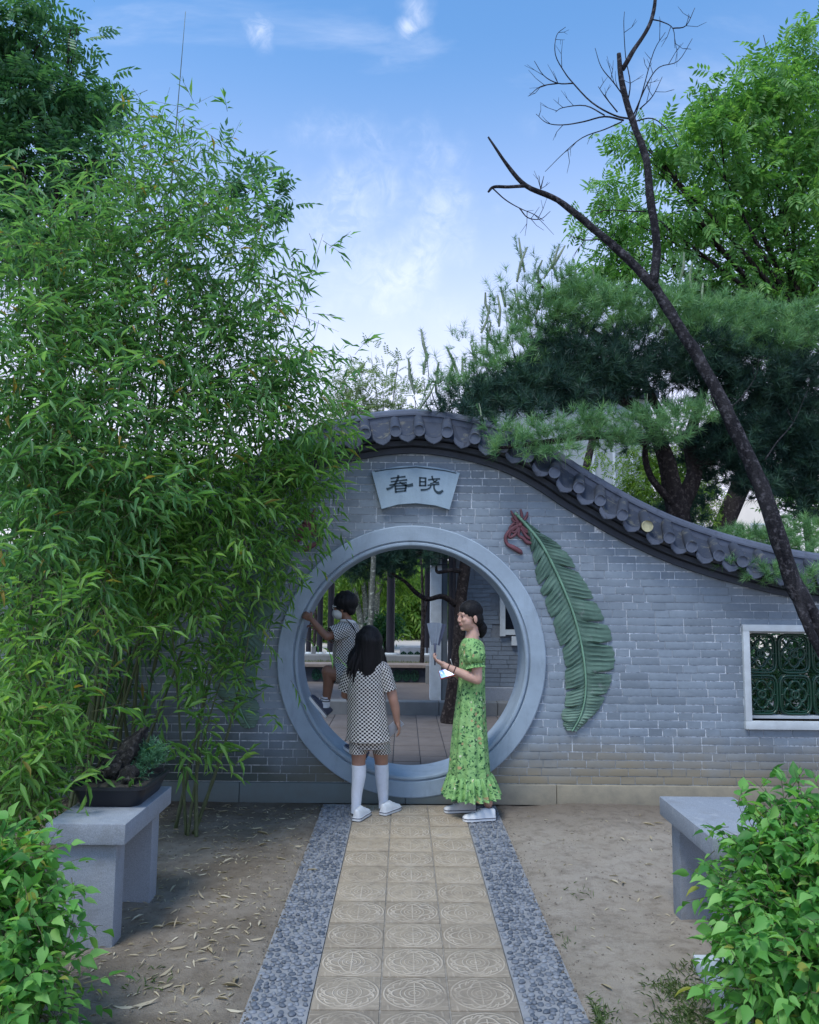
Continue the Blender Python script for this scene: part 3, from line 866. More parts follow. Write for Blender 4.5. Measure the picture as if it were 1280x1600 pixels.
stroke(cm, [(580, 737), (625, 732), (672, 728)], [9, 8, 10])
stroke(cm, [(606, 736), (598, 756), (570, 772), (524, 776)], [9, 9, 10, 14])
stroke(cm, [(632, 734), (632, 762), (648, 790), (676, 800), (702, 784)], [10, 11, 14, 20, 14])
cm.build('written_character', M_INK, plaque)

# banana leaf relief and its red ribbon, and the mirrored pair half behind the bamboo
mid = [(808, 806), (826, 826), (845, 850), (864, 885), (882, 925), (897, 965), (908, 1010), (914, 1055), (913, 1090), (906, 1118), (893, 1142)]
lft = [(808, 808), (824, 834), (833, 874), (842, 912), (856, 950), (870, 990), (880, 1030), (884, 1065), (883, 1095), (877, 1118), (884, 1140)]
rgt = [(809, 804), (846, 832), (880, 856), (904, 894), (926, 930), (946, 968), (957, 1010), (957, 1052), (946, 1088), (928, 1117), (902, 1142)]
def leaf_relief(flip):
    W = lambda q: (lambda p: Vector(((2*GX - p.x) if flip else p.x, 0, p.z)))(P(q[0], q[1], YW))
    K = 18
    M_, _ = catmull([W(q) for q in mid], [1]*len(mid), K); L_, _ = catmull([W(q) for q in lft], [1]*len(lft), K); R_, _ = catmull([W(q) for q in rgt], [1]*len(rgt), K)
    n = len(M_); mb = MB(); rs = random.Random(4 + flip)
    for side in (L_, R_):
        cut = np.ones(n); tilt = np.zeros(n); k = 5
        while k < n-3:
            ln_ = rs.randint(9, 24); dpt = rs.uniform(.12, .6); w_ = rs.uniform(.6, 1.3); off_ = rs.uniform(-.05, .06)
            for i in range(k, min(n, k+ln_)):
                u = (i-k)/ln_; cut[i] = (.92 + off_ + .08*math.sin(PI*u)**.5) - dpt*math.exp(-((i-k)/w_)**2) - .4*dpt*math.exp(-((i-k-ln_)/w_)**2); tilt[i] = (u-.5)*.010
            k += ln_
        vs = []; C = 7
        for i in range(n):
            sk = max(0, i-2) # side veins sweep towards the tip
            e = M_[i] + (side[i]-M_[i])*(cut[i]*(1+.018*math.sin(i*1.3)+.012*rs.uniform(-1, 1)))
            for c in range(C):
                t = c/(C-1)
                p = M_[max(0, i - int(round(1.5*(1-t))))].lerp(e, t) if i > 3 else M_[i].lerp(e, t)
                h = .020 + .022*math.sin(PI*min(1, t*1.15))*(.6 + .4*math.sin(i*.31)) + (.0050 if i % 3 == 0 else -.0015)*(.4 + .9*abs(mnoise.noise(Vector((i*.09, 1, 7)))) + .35)*(1 if 0 < t else 0) + tilt[i]*t + .003*mnoise.noise(Vector((i*.2, t*3, 4.4)))
                if t == 1: h = .012
                vs.append((p.x, YW + .002 - h, p.z))
            vs.append((e.x, YW + .004, e.z))
        C2 = C+1
        fs = [(i*C2+c, i*C2+c+1, (i+1)*C2+c+1, (i+1)*C2+c) for i in range(n-1) for c in range(C2-1)]
        mb.add(vs, fs)
    o = mb.build('leaf_relief', M_RELIEF, wall, smooth=50)
    mb = MB(); mb.tube([Vector((p.x, YW - .030, p.z)) for p in M_], list(np.linspace(.013, .006, n)), 7); mb.tube([Vector((p.x, YW-.02, p.z)) for p in (M_[0] + (M_[0]-M_[4])*1.0, M_[0])], .012, 7)
    mb.build('midrib', simple('pale green rib', (.16, .30, .21), .7, .2, 12), o, smooth=True)
    return o
leaf_relief(0); leaf_relief(1)
def ribbon(flip):
    W = lambda q: (lambda p: Vector(((2*GX - p.x) if flip else p.x, YW - .016, p.z)))(P(q[0], q[1], YW))
    mb = MB()
    for pts, ws in (([(812, 820), (800, 826), (790, 838), (792, 850), (802, 856), (812, 862), (816, 866)], [3, 3.4, 3.5, 3.5, 5, 5, 1.5]),
                    ([(812, 822), (810, 836), (818, 842), (824, 848), (838, 849)], [3, 3.2, 3.4, 4.4, 1.5]),
                    ([(812, 820), (804, 832), (796, 826), (806, 816), (812, 820)], [2.5]*5), ([(813, 820), (822, 832), (826, 824), (818, 816), (813, 820)], [2.4]*5),
                    ([(811, 820), (806, 808), (807, 800)], [3, 3.2, 2]), ([(813, 820), (815, 806), (813, 796)], [3, 3, 2]), ([(811, 822), (802, 814), (799, 809)], [2.5, 2.5, 1.8])):
        mb.tube([W(q) for q in pts], [w*.8*PX(YW) for w in ws], 7, smooth_path=5, flat=.8)
    mb.ell(W((812, 821)), (.022, .018, .02))
    for pts, ws in (([(812, 821), (798, 830), (796, 840), (804, 836), (812, 824)], [2.4]*5), ([(813, 821), (826, 832), (830, 842), (822, 838), (813, 824)], [2.4]*5), ([(811, 820), (802, 806), (798, 798)], [2.6, 2.4, 1.2]), ([(814, 819), (822, 808), (824, 800)], [2.6, 2.4, 1.2])):
        mb.tube([W(q) for q in pts], [w*PX(YW) for w in ws], 7, smooth_path=5, flat=.8)
    return mb.build('ribbon_relief', M_RIBBON, wall, smooth=True)
ribbon(0); ribbon(1)

# lattice window at the right
mb = MB(); fw = .052
for (x0, x1, z0, z1) in ((WX0-fw, WX1+fw, WZ1, WZ1+fw), (WX0-fw, WX1+fw, WZ0-fw*1.25, WZ0), (WX0-fw, WX0, WZ0, WZ1), (WX1, WX1+fw, WZ0, WZ1)):
    mb.box(((x0+x1)/2, YW + .055, (z0+z1)/2), (x1-x0, .17, z1-z0), bev=.004)
win = mb.build('lattice_window', M_WHITE, wall, smooth=30)
win_frame = MB()
for (x0, x1, z0, z1) in ((WX0, WX1, WZ1-.022, WZ1), (WX0, WX1, WZ0, WZ0+.022), (WX0, WX0+.022, WZ0+.022, WZ1-.022), (WX1-.022, WX1, WZ0+.022, WZ1-.022)):
    win_frame.box(((x0+x1)/2, YW + .15, (z0+z1)/2), (x1-x0, .06, z1-z0))
win_frame.build('inner_frame', M_WHITE, win)
def lattice_mesh(w, h):
    mb = MB()
    def loop(f, r, k=32):
        pts = [Vector((f(t)[0], 0, f(t)[1])) for t in np.linspace(0, 2*PI, k+1)]
        mb.tube(pts, r, 6, cap=False)
    a, b = w/2-.012, h/2-.012
    def sq(t):
        c, s_ = math.cos(t), math.sin(t); e = 5.0; q = (abs(c)**e + abs(s_)**e)**(-1/e); return (a*c*q, b*s_*q)
    loop(sq, .012, 36)
    def inner(t):
        c, s_ = math.cos(t), math.sin(t); e = 6.0; q = (abs(c)**e + abs(s_)**e)**(-1/e)*(1 - .06*max(0, math.cos(4*t))**6); return (a*.86*c*q, b*.88*s_*q)
    loop(inner, .007, 48)
    def quat(t): r = .50 + .20*abs(math.cos(2*t))**.8 ; return (a*r*1.02*math.cos(t), b*r*1.02*math.sin(t))
    loop(quat, .010, 64)
    for k in range(4):
        t0 = k*PI/2; cx, cz = a*.40*math.cos(t0), b*.40*math.sin(t0)
        loop(lambda t: (cx + .045*math.cos(t), cz + .045*math.sin(t)), .0075, 16)
        t1 = t0 + PI/4
        mb.tube([Vector((a*.54*math.cos(t1), 0, b*.54*math.sin(t1))), Vector((a*.98*math.cos(t1), 0, b*.98*math.sin(t1)))], .009, 6)
    loop(lambda t: (.03*math.cos(t), .03*math.sin(t)), .011, 16)
    for (p, q) in (((0, .70*b), (0, b)), ((0, -.70*b), (0, -b)), ((.70*a, 0), (a, 0)), ((-.70*a, 0), (-a, 0))):
        mb.tube([Vector((p[0], 0, p[1])), Vector((q[0], 0, q[1]))], .008, 6)
    mb.v = [(v[0], v[1]*2.2, v[2]) for v in mb.v]
    return mb.mesh('lattice_tile', M_GLAZE, smooth=True)
wt_, ht_ = (WX1-WX0-.044)/4, (WZ1-WZ0-.044)/2
nx_ = 4 if wt_ < .3 else 3
wt_ = (WX1-WX0-.044)/nx_
ml = lattice_mesh(wt_, ht_)
for i in range(nx_):
    for j in range(2): link('lattice_tile', ml, win, (WX0 + .022 + (i+.5)*wt_, YW + .155, WZ0 + .022 + (j+.5)*ht_))
# ================================================================ plants
M_BAMBOO = leafmat('bamboo leaf', (.070, .190, .075), (.130, .310, .115), (.225, .430, .175), .48, .45, (.36, .27, .07), .012)
M_BAMBOO_B = leafmat('young bamboo leaf', (.085, .215, .055), (.160, .350, .090), (.28, .480, .145), .5, .45, (.34, .28, .08), .006)
M_CULM = simple('bamboo culm', (.065, .085, .035), .45, .35, 14, .1)
M_TWIG = simple('thin twig', (.085, .085, .04), .7, .3, 20, 0)
M_SHRUB = leafmat('shrub leaf', (.055, .190, .045), (.15, .39, .09), (.30, .56, .17), .45, .5, (.34, .36, .08), .03, .3)
M_PINE = leafmat('pine needle', (.012, .038, .034), (.026, .072, .056), (.060, .135, .085), .18, .55, spread=.3)  # bough shade painted into this dark copy; the court pine shares it
M_PINE_L = leafmat('lit and young pine needle', (.085, .20, .095), (.140, .30, .13), (.235, .42, .18), .25, .55, spread=.3)  # paler copy with the light on the boughs painted in; young shoots share it
M_SHOOT = simple('pale pine shoot', (.24, .29, .20), .8, .25, 40, 0)
M_ELM = leafmat('bright compound leaf', (.070, .200, .052), (.130, .315, .085), (.24, .45, .14), .45, .45)
M_LOCUST = leafmat('dark compound leaf', (.040, .135, .070), (.075, .210, .10), (.13, .30, .14), .32, .45)
M_LIME = leafmat('lime green leaf', (.07, .16, .03), (.12, .235, .04), (.22, .34, .065), .5, .5)
M_FEATHER = leafmat('pale feathery leaf', (.13, .21, .10), (.21, .30, .15), (.31, .40, .23), .45, .5)
M_BUSH = leafmat('dense bush leaf', (.03, .10, .035), (.05, .15, .05), (.09, .21, .07), .3, .5)
def m_bark(name, a, b, sc=1.0):
    m = NT(name)
    f = m.noise(9*sc, 6, .7, 'World', .6, stretch=(1, 1, .28))
    col = m.mix(m.ramp(f, .35, .65), a, b)
    col = m.mix(m.ramp(m.noise(26*sc, 5, .65, 'World'), .52, .66, 0, .8), col, tuple(x*2.8 for x in b))
    h = m.math('ADD', f, m.noise(60*sc, 5, .7, 'World'))
    return m.done(col, .92, m.bump(h, .9, .03), .15)
M_BARK_DEAD = m_bark('dead bark', (.011, .011, .015), (.050, .048, .054))
M_BARK = m_bark('pine bark', (.018, .014, .016), (.048, .040, .038))
M_BARK_P = m_bark('pale smooth bark', (.12, .13, .11), (.25, .26, .22))
TWIG = (np.array([[-.5, 0, -.3], [.5, 0, -.3], [0, 0, .5], [-.2, 1, -.1], [.2, 1, -.1], [0, 1, .2]], float), np.array([[0, 1, 4], [0, 4, 3], [1, 2, 5], [1, 5, 4], [2, 0, 3], [2, 3, 5]]))
UPV = np.array([0, 0, 1.0])
def sprays(blobs, density, per, llen, droop=.35, clump=.16, outw=.6, twig=(.12, .30)):
    """leafy twigs gathered in clumps inside the blobs: returns leaf and twig transforms"""
    Ts, Ds = [], []
    for (c, r) in blobs:
        vol = r[0]*r[1]*r[2]*4.19
        nsub = max(3, int(density*vol))
        pc, dc = in_blob(nsub, c, r)
        for q, dd in zip(pc, dc):
            m = rng.integers(5, 11)
            t = q + rng.normal(size=(m, 3))*clump*np.array([1, 1, .7])
            d = unit(dd*outw + rng.normal(size=(m, 3))*.55 + np.array([0, 0, .10]))
            Ts.append(t); Ds.append(d)
    T = np.concatenate(Ts); D = np.concatenate(Ds); n = len(T)
    L = rng.uniform(*twig, n)
    lt, ld, ln, ls = [], [], [], []
    sd = unit(np.cross(D, UPV) + rng.normal(size=(n, 3))*.25)
    for j in range(per):
        u = (j+1)/per
        sgn = 1 if j % 2 else -1
        pos = T + D*(L*u)[:, None] + np.array([0, 0, -1.0])*(L*.25*u*u)[:, None]
        last = 1.0 if j == per-1 else 0.0
        d = unit(D*(.75 + last) + sd*sgn*(.75 - .6*last) + np.array([0, 0, -droop]) + rng.normal(size=(n, 3))*.28)
        keep = rng.random(n) < .88
        nrm_ = unit(UPV + rng.normal(size=(n, 3))*.45)
        lt.append(pos[keep]); ld.append(d[keep]); ln.append(nrm_[keep]); ls.append((llen*np.where(rng.random(n) < .25, rng.uniform(.4, .7, n), rng.uniform(.7, 1.3, n)))[keep])
    lt, ld, ln, ls = map(np.concatenate, (lt, ld, ln, ls))
    return (basis(ld, ln), ls, lt), (basis(D - np.array([0, 0, .12]), UPV + 0*D), np.stack([np.full(n, .0035), L, np.full(n, .0035)], 1), T)
def twigs_part(root, tw, mat=None):
    V, F = scatter(TWIG[0], TWIG[1], tw[0], tw[1], tw[2] - np.array(ROOT[root]))
    o = link('twigs', mesh_np('twigs', V, F, mat or M_TWIG), root, kind='stuff'); return o
def culm(root, base, top, bend, r=.013):
    base, top = Vector(base), Vector(top)
    pts, rr = [], []
    n = 30
    for i in range(n+1):
        t = i/n
        p = base.lerp(top, t) + Vector(bend)*math.sin(PI*t)*.5
        pts.append(p); rr.append(r*(1 - .90*t)*(1.22 if i % 2 == 0 else 1.0))
    mb = MB(); mb.tube(pts, rr, 7); return mb.build('culm', M_CULM, root, smooth=True)

def bamboo(label, base, blobs, dens, mat, tops, llen=.105, near=300, per=6, droop=.38, foot=.35):
    root = thing('bamboo', label, 'bamboo', base, 'bamboo growing along the left of the path')
    lf, tw = sprays(blobs, dens, per, llen, droop)
    leaf_parts(root, LEAF_NARROW, lf[0], np.stack([lf[1], lf[1], lf[1]], 1), lf[2], mat, near, far=LEAF_LEAN)
    twigs_part(root, tw)
    b = Vector(base)
    for (px, py, Y) in tops:
        t = P(px, py, Y); f = b + Vector((random.uniform(-foot, foot), random.uniform(-foot, foot)*.7, -.02))
        if f.y > YW - .10: f.y = YW - .10
        culm(root, f, t, (random.uniform(-.15, .15), random.uniform(-.1, .1), 0), random.uniform(.010, .016))
    return root
# tall clump against the wall
A = [blob(275, 185, 30, 40, 5.3, .15), blob(235, 265, 80, 60, 5.4, .3), blob(330, 300, 50, 65, 5.3, .3), blob(175, 345, 85, 75, 5.4, .35), blob(285, 400, 110, 85, 5.3, .4),
     blob(385, 400, 50, 60, 5.4, .3), blob(410, 470, 60, 55, 5.4, .3), blob(110, 450, 100, 85, 5.2, .4), blob(235, 530, 130, 85, 5.3, .45), blob(370, 560, 95, 75, 5.4, .4),
     blob(440, 550, 35, 60, 5.5, .25), blob(420, 640, 70, 50, 5.5, .35), blob(290, 650, 120, 65, 5.4, .4), blob(470, 600, 30, 40, 5.5, .2)]
bamboo('tall dense bamboo clump rising highest over the left end of the brick wall', (-2.15, 6.0, 0), A, 145, M_BAMBOO,
       [(290, 18, 5.3), (300, 250, 5.3), (210, 200, 5.4), (400, 360, 5.5), (330, 380, 5.2), (120, 330, 5.4), (430, 420, 5.4), (260, 300, 5.5), (505, 365, 5.5), (350, 500, 5.3)], llen=.10, foot=.22)
A2 = [blob(60, 560, 95, 90, 4.8, .4), blob(150, 660, 120, 60, 4.8, .4), blob(20, 680, 60, 80, 4.6, .35), blob(70, 765, 100, 50, 4.7, .35), blob(200, 765, 90, 50, 4.8, .35), blob(60, 400, 70, 60, 5.0, .3), blob(40, 880, 80, 35, 4.5, .3), blob(130, 840, 60, 35, 4.7, .25)]
bamboo('broad bamboo clump behind the stone bench with the tray, at the left edge', (-2.25, 4.95, 0), A2, 230, M_BAMBOO,
       [(60, 420, 4.9), (150, 560, 4.8), (20, 560, 4.7), (100, 640, 4.8), (200, 640, 4.8), (40, 760, 4.6)], llen=.108)
B_ = [blob(300, 780, 105, 50, 5.4, .32), blob(420, 755, 55, 45, 5.6, .25), blob(478, 712, 40, 26, 5.8, .18), blob(450, 665, 50, 38, 5.7, .2), blob(500, 690, 26, 22, 5.85, .14), blob(470, 745, 34, 26, 5.8, .16), blob(380, 840, 55, 45, 5.55, .25), blob(235, 865, 90, 45, 5.2, .3), blob(400, 890, 22, 40, 5.65, .18), blob(290, 925, 65, 38, 5.3, .25)]
B2 = [blob(345, 1000, 32, 42, 5.5, .18), blob(355, 1055, 24, 40, 5.6, .16), blob(310, 1110, 35, 22, 5.4, .16), blob(280, 1150, 22, 12, 5.2, .10), blob(375, 960, 16, 30, 5.65, .12), blob(250, 1010, 40, 25, 5.3, .15)]
bamboo('slender bamboo leaning over the moon gate with drooping sprays and yellowing leaves', (-1.50, 5.60, 0), B_, 380, M_BAMBOO_B,
       [(440, 700, 5.75), (250, 800, 5.3), (400, 900, 5.65)], llen=.108, foot=.10)
bamboo('thin sparse bamboo stem with yellow tipped leaves beside the green leaf relief', (-1.40, 5.55, 0), B2, 110, M_BAMBOO_B, [(385, 960, 5.6), (330, 1010, 5.45)], llen=.115, foot=.07)
D_ = [blob(90, 790, 120, 70, 6.05, .15), blob(60, 930, 110, 80, 6.1, .15), blob(60, 1090, 110, 90, 6.1, .15), blob(230, 740, 90, 50, 6.1, .12), blob(180, 880, 80, 60, 6.15, .12), blob(170, 1000, 45, 60, 6.15, .12)]
bamboo('dark bamboo thicket standing close against the wall behind the other clumps', (-2.55, 6.1, 0), D_, 230, M_BAMBOO, [(40, 700, 6.1), (120, 680, 6.1), (90, 760, 6.1), (200, 700, 6.15)], llen=.12, foot=.3, near=0)
C_ = [blob(25, 1085, 55, 42, 4.15, .28), blob(25, 1165, 42, 48, 4.1, .24), blob(-10, 1230, 55, 45, 4.0, .24), blob(30, 1222, 20, 26, 4.1, .14), blob(40, 985, 75, 28, 4.25, .25), blob(110, 960, 45, 25, 4.4, .2), blob(20, 1150, 60, 90, 4.2, .2)]
bamboo('low bright young bamboo beside the near end of the left bench', (-2.0, 4.1, 0), C_, 420, M_BAMBOO_B, [(60, 1040, 4.2), (90, 1140, 4.1), (30, 1150, 4.0), (140, 950, 4.4)], llen=.10, foot=.18)

def shrub(label, base, blobs, n_twig, llen, group='leafy shrubs in the foreground'):
    root = thing('leafy_shrub', label, 'shrub', base, group)
    lf, tw = sprays(blobs, n_twig, 5, llen, .45, clump=.07, outw=1.0, twig=(.08, .17))
    leaf_parts(root, LEAF_BROAD, lf[0], lf[1], lf[2], M_SHRUB, 300)
    twigs_part(root, tw)
    for i in range(9):
        c, r = blobs[i % len(blobs)]
        f = Vector(base) + Vector((random.uniform(-.12, .12), random.uniform(-.12, .12), -.02)); t = Vector(c + rng.normal(size=3)*r*.45)
        mb = MB(); mb.tube([f, f.lerp(t, .5) + Vector((random.uniform(-.05, .05), random.uniform(-.05, .05), .05)), t], [.008, .006, .003], 6, smooth_path=5); mb.build('stem', M_TWIG, root, smooth=True)
    return root
shrub('leafy green shrub at the bottom right corner in front of the empty bench', tuple(G(1235, 1690)), [blob(1252, 1400, 68, 85, 3.15, .26), blob(1285, 1310, 45, 48, 3.2, .25), blob(1240, 1490, 55, 65, 3.05, .25), blob(1265, 1480, 70, 100, 3.0, .26), blob(1195, 1350, 18, 22, 3.25, .12), blob(1280, 1590, 60, 50, 2.95, .24), blob(1235, 1290, 20, 14, 3.3, .12), blob(1330, 1420, 60, 120, 3.1, .25), blob(1205, 1420, 30, 50, 3.1, .18), blob(1210, 1540, 40, 50, 3.0, .18)], 1150, .058)
shrub('leafy green shrub at the bottom left corner in front of the bench with the tray', tuple(G(15, 1700)), [blob(0, 1370, 42, 30, 3.1, .2), blob(12, 1445, 36, 46, 3.0, .22), blob(5, 1540, 50, 54, 2.9, .24), blob(-50, 1430, 60, 110, 3.0, .24), blob(30, 1490, 14, 30, 3.05, .1), blob(30, 1575, 16, 22, 2.95, .1), blob(0, 1615, 60, 36, 2.85, .2), blob(15, 1400, 30, 36, 3.05, .16), blob(25, 1530, 30, 46, 2.95, .16)], 1200, .056)

# pines: tufts of needles on layered boughs
def tufts(blobs, density, per=34, nl=.085, wid=.0034):
    Cs, Ds = [], []
    for (c, r) in blobs:
        nsub = max(4, int(density*r[0]*r[1]*r[2]*4.19))
        p, d = in_blob(nsub, c, r); Cs.append(p); Ds.append(unit(d*.7 + np.array([0, 0, .6]) + rng.normal(size=p.shape)*.3))
    C0 = np.concatenate(Cs); D0 = np.concatenate(Ds); n = len(C0)
    C1 = np.repeat(C0, per, 0); D1 = np.repeat(D0, per, 0)
    d = unit(D1*.75 + unit(rng.normal(size=C1.shape))*.8)
    S = np.stack([np.full(len(C1), wid), nl*rng.uniform(.7, 1.15, len(C1)), np.ones(len(C1))], 1)
    V, F = scatter(NEEDLE[0], NEEDLE[1], basis(d, unit(rng.normal(size=d.shape))), S, C1 + D1*rng.uniform(-.03, .03, (len(C1), 1)))
    return V, F, np.repeat(rng.random(n), per)
def needle_part(root, blobs, density, mat, name='needles', **k):
    V, F, tone = tufts(blobs, density, **k)
    me = mesh_np(name, V - np.array(ROOT[root]), F, mat); set_tone(me, tone)
    return link(name, me, root, kind='stuff')
def limb(root, pts, radii, name='branch', mat=None, wob=.12, n=8, sp=5):
    mb = MB(); mb.tube([Vector(p) for p in pts], radii, n, smooth_path=sp, wob=wob); return mb.build(name, mat or M_BARK, root, smooth=True)
pb = P(1062, 860, 7.6)
pine = thing('pine_tree', 'spreading pine behind the wall with dark layered boughs over the tiled coping', 'pine tree', (pb.x + .05, 7.6, 0))
p_ = lambda a, b, Y: P(a, b, Y)
limb(pine, [(pb.x + .05, 7.6, -.05), p_(1062, 830, 7.6), p_(1050, 760, 7.6), p_(1035, 700, 7.55), p_(1000, 640, 7.4)], [.14, .12, .10, .08, .05], 'trunk')
for pts, rr in (([p_(1062, 800, 7.6), p_(1085, 740, 7.65), p_(1078, 690, 7.65), p_(1090, 640, 7.6)], [.09, .08, .07, .05]),
                ([p_(1055, 790, 7.55), p_(1020, 750, 7.5), p_(1008, 710, 7.5), p_(1015, 670, 7.4)], [.04, .035, .03, .02]),
                ([p_(1000, 640, 7.4), p_(920, 600, 7.2), p_(830, 600, 7.0), p_(730, 620, 6.85)], [.06, .05, .04, .02]),
                ([p_(1080, 690, 7.6), p_(1150, 640, 7.6), p_(1230, 620, 7.6)], [.06, .05, .03]),
                ([p_(1090, 730, 7.6), p_(1150, 690, 7.5), p_(1210, 640, 7.5), p_(1290, 620, 7.5)], [.05, .045, .035, .03]),
                ([p_(1010, 690, 7.4), p_(940, 680, 6.7), p_(860, 690, 6.35), p_(780, 700, 6.2)], [.045, .035, .025, .012]),
                ([p_(1070, 840, 7.6), p_(1150, 850, 7.3), p_(1250, 860, 7.2)], [.05, .04, .02]),
                ([p_(1040, 660, 7.5), p_(980, 560, 7.4), p_(900, 500, 7.3), p_(840, 440, 7.2)], [.05, .04, .03, .012]),
                ([p_(1090, 640, 7.6), p_(1120, 560, 7.6), p_(1180, 500, 7.6)], [.05, .04, .02])):
    limb(pine, pts, rr)
dark = [blob(1000, 690, 50, 20, 7.5, .2), blob(1090, 700, 40, 34, 7.75, .25), blob(1075, 835, 50, 12, 7.8, .2), blob(1150, 690, 70, 42, 7.5, .35), blob(1230, 660, 65, 60, 7.6, .4), blob(1265, 735, 55, 60, 7.6, .4), blob(1190, 752, 50, 26, 7.5, .3), blob(1120, 725, 36, 36, 7.7, .3), blob(1060, 800, 50, 22, 7.9, .3), blob(1000, 800, 36, 14, 7.8, .2), blob(760, 620, 70, 30, 6.75, .25), blob(860, 605, 70, 36, 7.0, .3), blob(940, 590, 70, 36, 7.15, .3), blob(740, 645, 50, 14, 6.55, .2), blob(820, 640, 60, 18, 6.7, .25), blob(900, 628, 60, 18, 6.9, .28), blob(780, 660, 40, 10, 6.5, .15), blob(1060, 625, 30, 14, 7.2, .2), blob(735, 630, 50, 22, 6.75, .22), blob(695, 640, 34, 16, 6.6, .16), blob(790, 615, 60, 30, 6.9, .3), blob(820, 600, 80, 34, 7.0, .35), blob(870, 580, 70, 42, 7.2, .35), blob(930, 575, 90, 42, 7.2, .4), blob(950, 605, 70, 24, 7.2, .3), blob(1010, 585, 55, 32, 7.3, .35), blob(990, 550, 70, 40, 7.3, .35), blob(1080, 580, 65, 28, 7.4, .4), blob(1090, 555, 80, 40, 7.4, .4), blob(1140, 605, 60, 38, 7.5, .4), blob(1190, 590, 90, 60, 7.5, .45), blob(1265, 600, 60, 70, 7.6, .4),
        blob(1160, 668, 60, 34, 7.5, .35), blob(1225, 690, 65, 50, 7.6, .4), blob(1275, 720, 45, 70, 7.6, .4), blob(1195, 755, 55, 26, 7.6, .3), blob(1262, 790, 40, 34, 7.6, .3), blob(1110, 700, 34, 26, 7.6, .25), blob(960, 795, 40, 12, 7.7, .2), blob(1030, 820, 60, 14, 7.8, .25), blob(1105, 765, 22, 30, 7.7, .2), blob(1110, 838, 34, 10, 7.6, .2), blob(1200, 885, 80, 20, 6.95, .15), blob(1270, 900, 50, 26, 6.95, .15), blob(880, 545, 70, 40, 7.3, .35), blob(1150, 725, 50, 24, 7.6, .3)]
needle_part(pine, dark, 1150, M_PINE, per=36, nl=.115, wid=.0060)
light = [blob(850, 495, 60, 50, 7.2, .3), blob(795, 555, 60, 38, 7.0, .28), blob(710, 600, 36, 20, 6.8, .2), blob(900, 460, 50, 40, 7.3, .3), blob(950, 490, 90, 50, 7.3, .35), blob(1040, 490, 80, 45, 7.3, .35), blob(1140, 505, 75, 48, 7.4, .35), blob(1235, 520, 70, 50, 7.4, .35), blob(750, 585, 40, 24, 6.9, .2), blob(1090, 525, 70, 34, 7.3, .3), blob(1190, 545, 70, 30, 7.35, .3)]
needle_part(pine, light, 950, M_PINE_L, nl=.12, per=34, wid=.0060)
wispy = [blob(800, 470, 50, 60, 7.1, .25), blob(860, 430, 50, 40, 7.2, .25), blob(730, 545, 50, 40, 6.9, .2), blob(680, 580, 30, 24, 6.8, .2), blob(1070, 430, 50, 30, 7.4, .25)]
needle_part(pine, wispy, 330, M_PINE_L, nl=.09, per=30, wid=.0036)
front = [blob(790, 672, 40, 16, 6.25, .14), blob(850, 665, 50, 16, 6.3, .16), blob(920, 655, 50, 20, 6.5, .18), blob(960, 690, 40, 18, 6.6, .18), blob(1040, 680, 40, 16, 6.9, .2), blob(800, 690, 38, 17, 6.2, .14), blob(860, 685, 50, 20, 6.28, .16), blob(930, 672, 55, 22, 6.5, .2), blob(1000, 655, 55, 22, 6.8, .22), blob(880, 700, 40, 14, 6.25, .12), blob(1060, 650, 50, 22, 7.0, .22), blob(1110, 640, 40, 20, 7.1, .2), blob(840, 710, 40, 12, 6.2, .12), blob(775, 700, 18, 12, 6.1, .1)]
needle_part(pine, front, 1700, M_PINE_L, nl=.105, per=32, wid=.0052)
low = [blob(1200, 895, 60, 14, 6.3, .12), blob(1262, 905, 40, 18, 6.3, .12), blob(1150, 880, 30, 10, 6.35, .1), blob(1180, 838, 75, 18, 7.1, .22), blob(1250, 830, 50, 24, 7.2, .22), blob(1260, 870, 40, 20, 7.0, .2), blob(1130, 855, 30, 10, 6.9, .15), blob(1220, 855, 60, 14, 7.0, .18)]
needle_part(pine, low, 3000, M_PINE_L, nl=.08, per=36, wid=.0045)
# upright pale shoots along the top of the boughs
sm = []
for v_ in range(3):
    mb = MB(); mb.tube([(0, 0, 0), (.02*(v_-1), .01, .5), (.03*(v_-1), 0, 1)], [.006, .007, .004], 6, 0)
    V0 = []; F0 = []
    nn = 110; zz = rng.uniform(.05, 1.0, nn); dd = unit(np.stack([rng.normal(size=nn), rng.normal(size=nn), np.full(nn, 1.3)], 1))
    V, F = scatter(NEEDLE[0], NEEDLE[1], basis(dd, unit(rng.normal(size=dd.shape))), np.stack([np.full(nn, .0035), rng.uniform(.018, .04, nn), np.ones(nn)], 1), np.stack([0*zz, 0*zz, zz*.22], 1))
    mb.v = [(v[0], v[1], v[2]*.22) for v in mb.v]
    mb.add([tuple(v) for v in V], [tuple(f) for f in F], 1); sm.append(mb.mesh('shoot', [M_SHOOT, M_PINE_L], fix=False))
tops = [(648, 575), (662, 545), (668, 520), (684, 560), (700, 570), (716, 545), (730, 560), (745, 530), (752, 480), (765, 450), (775, 500), (790, 440), (800, 480), (808, 400), (820, 385), (832, 400), (845, 430), (850, 395), (862, 380), (872, 400), (880, 420), (760, 520), (812, 450), (838, 450), (893, 410), (905, 430), (780, 470), (690, 590), (655, 600), (925, 420), (940, 430), (870, 450), (1062, 400), (1080, 410), (1040, 440), (1100, 440)]
for (a, b) in tops:
    q = P(a, b + 40, 7.0 + (a - 650)/500)
    o = link('shoot', random.choice(sm), pine, q, (random.uniform(-.25, .25), random.uniform(-.38, .25), random.uniform(0, 6))); s_ = random.uniform(.65, 1.35); o.scale = (1.9, 1.9, s_*1.25)
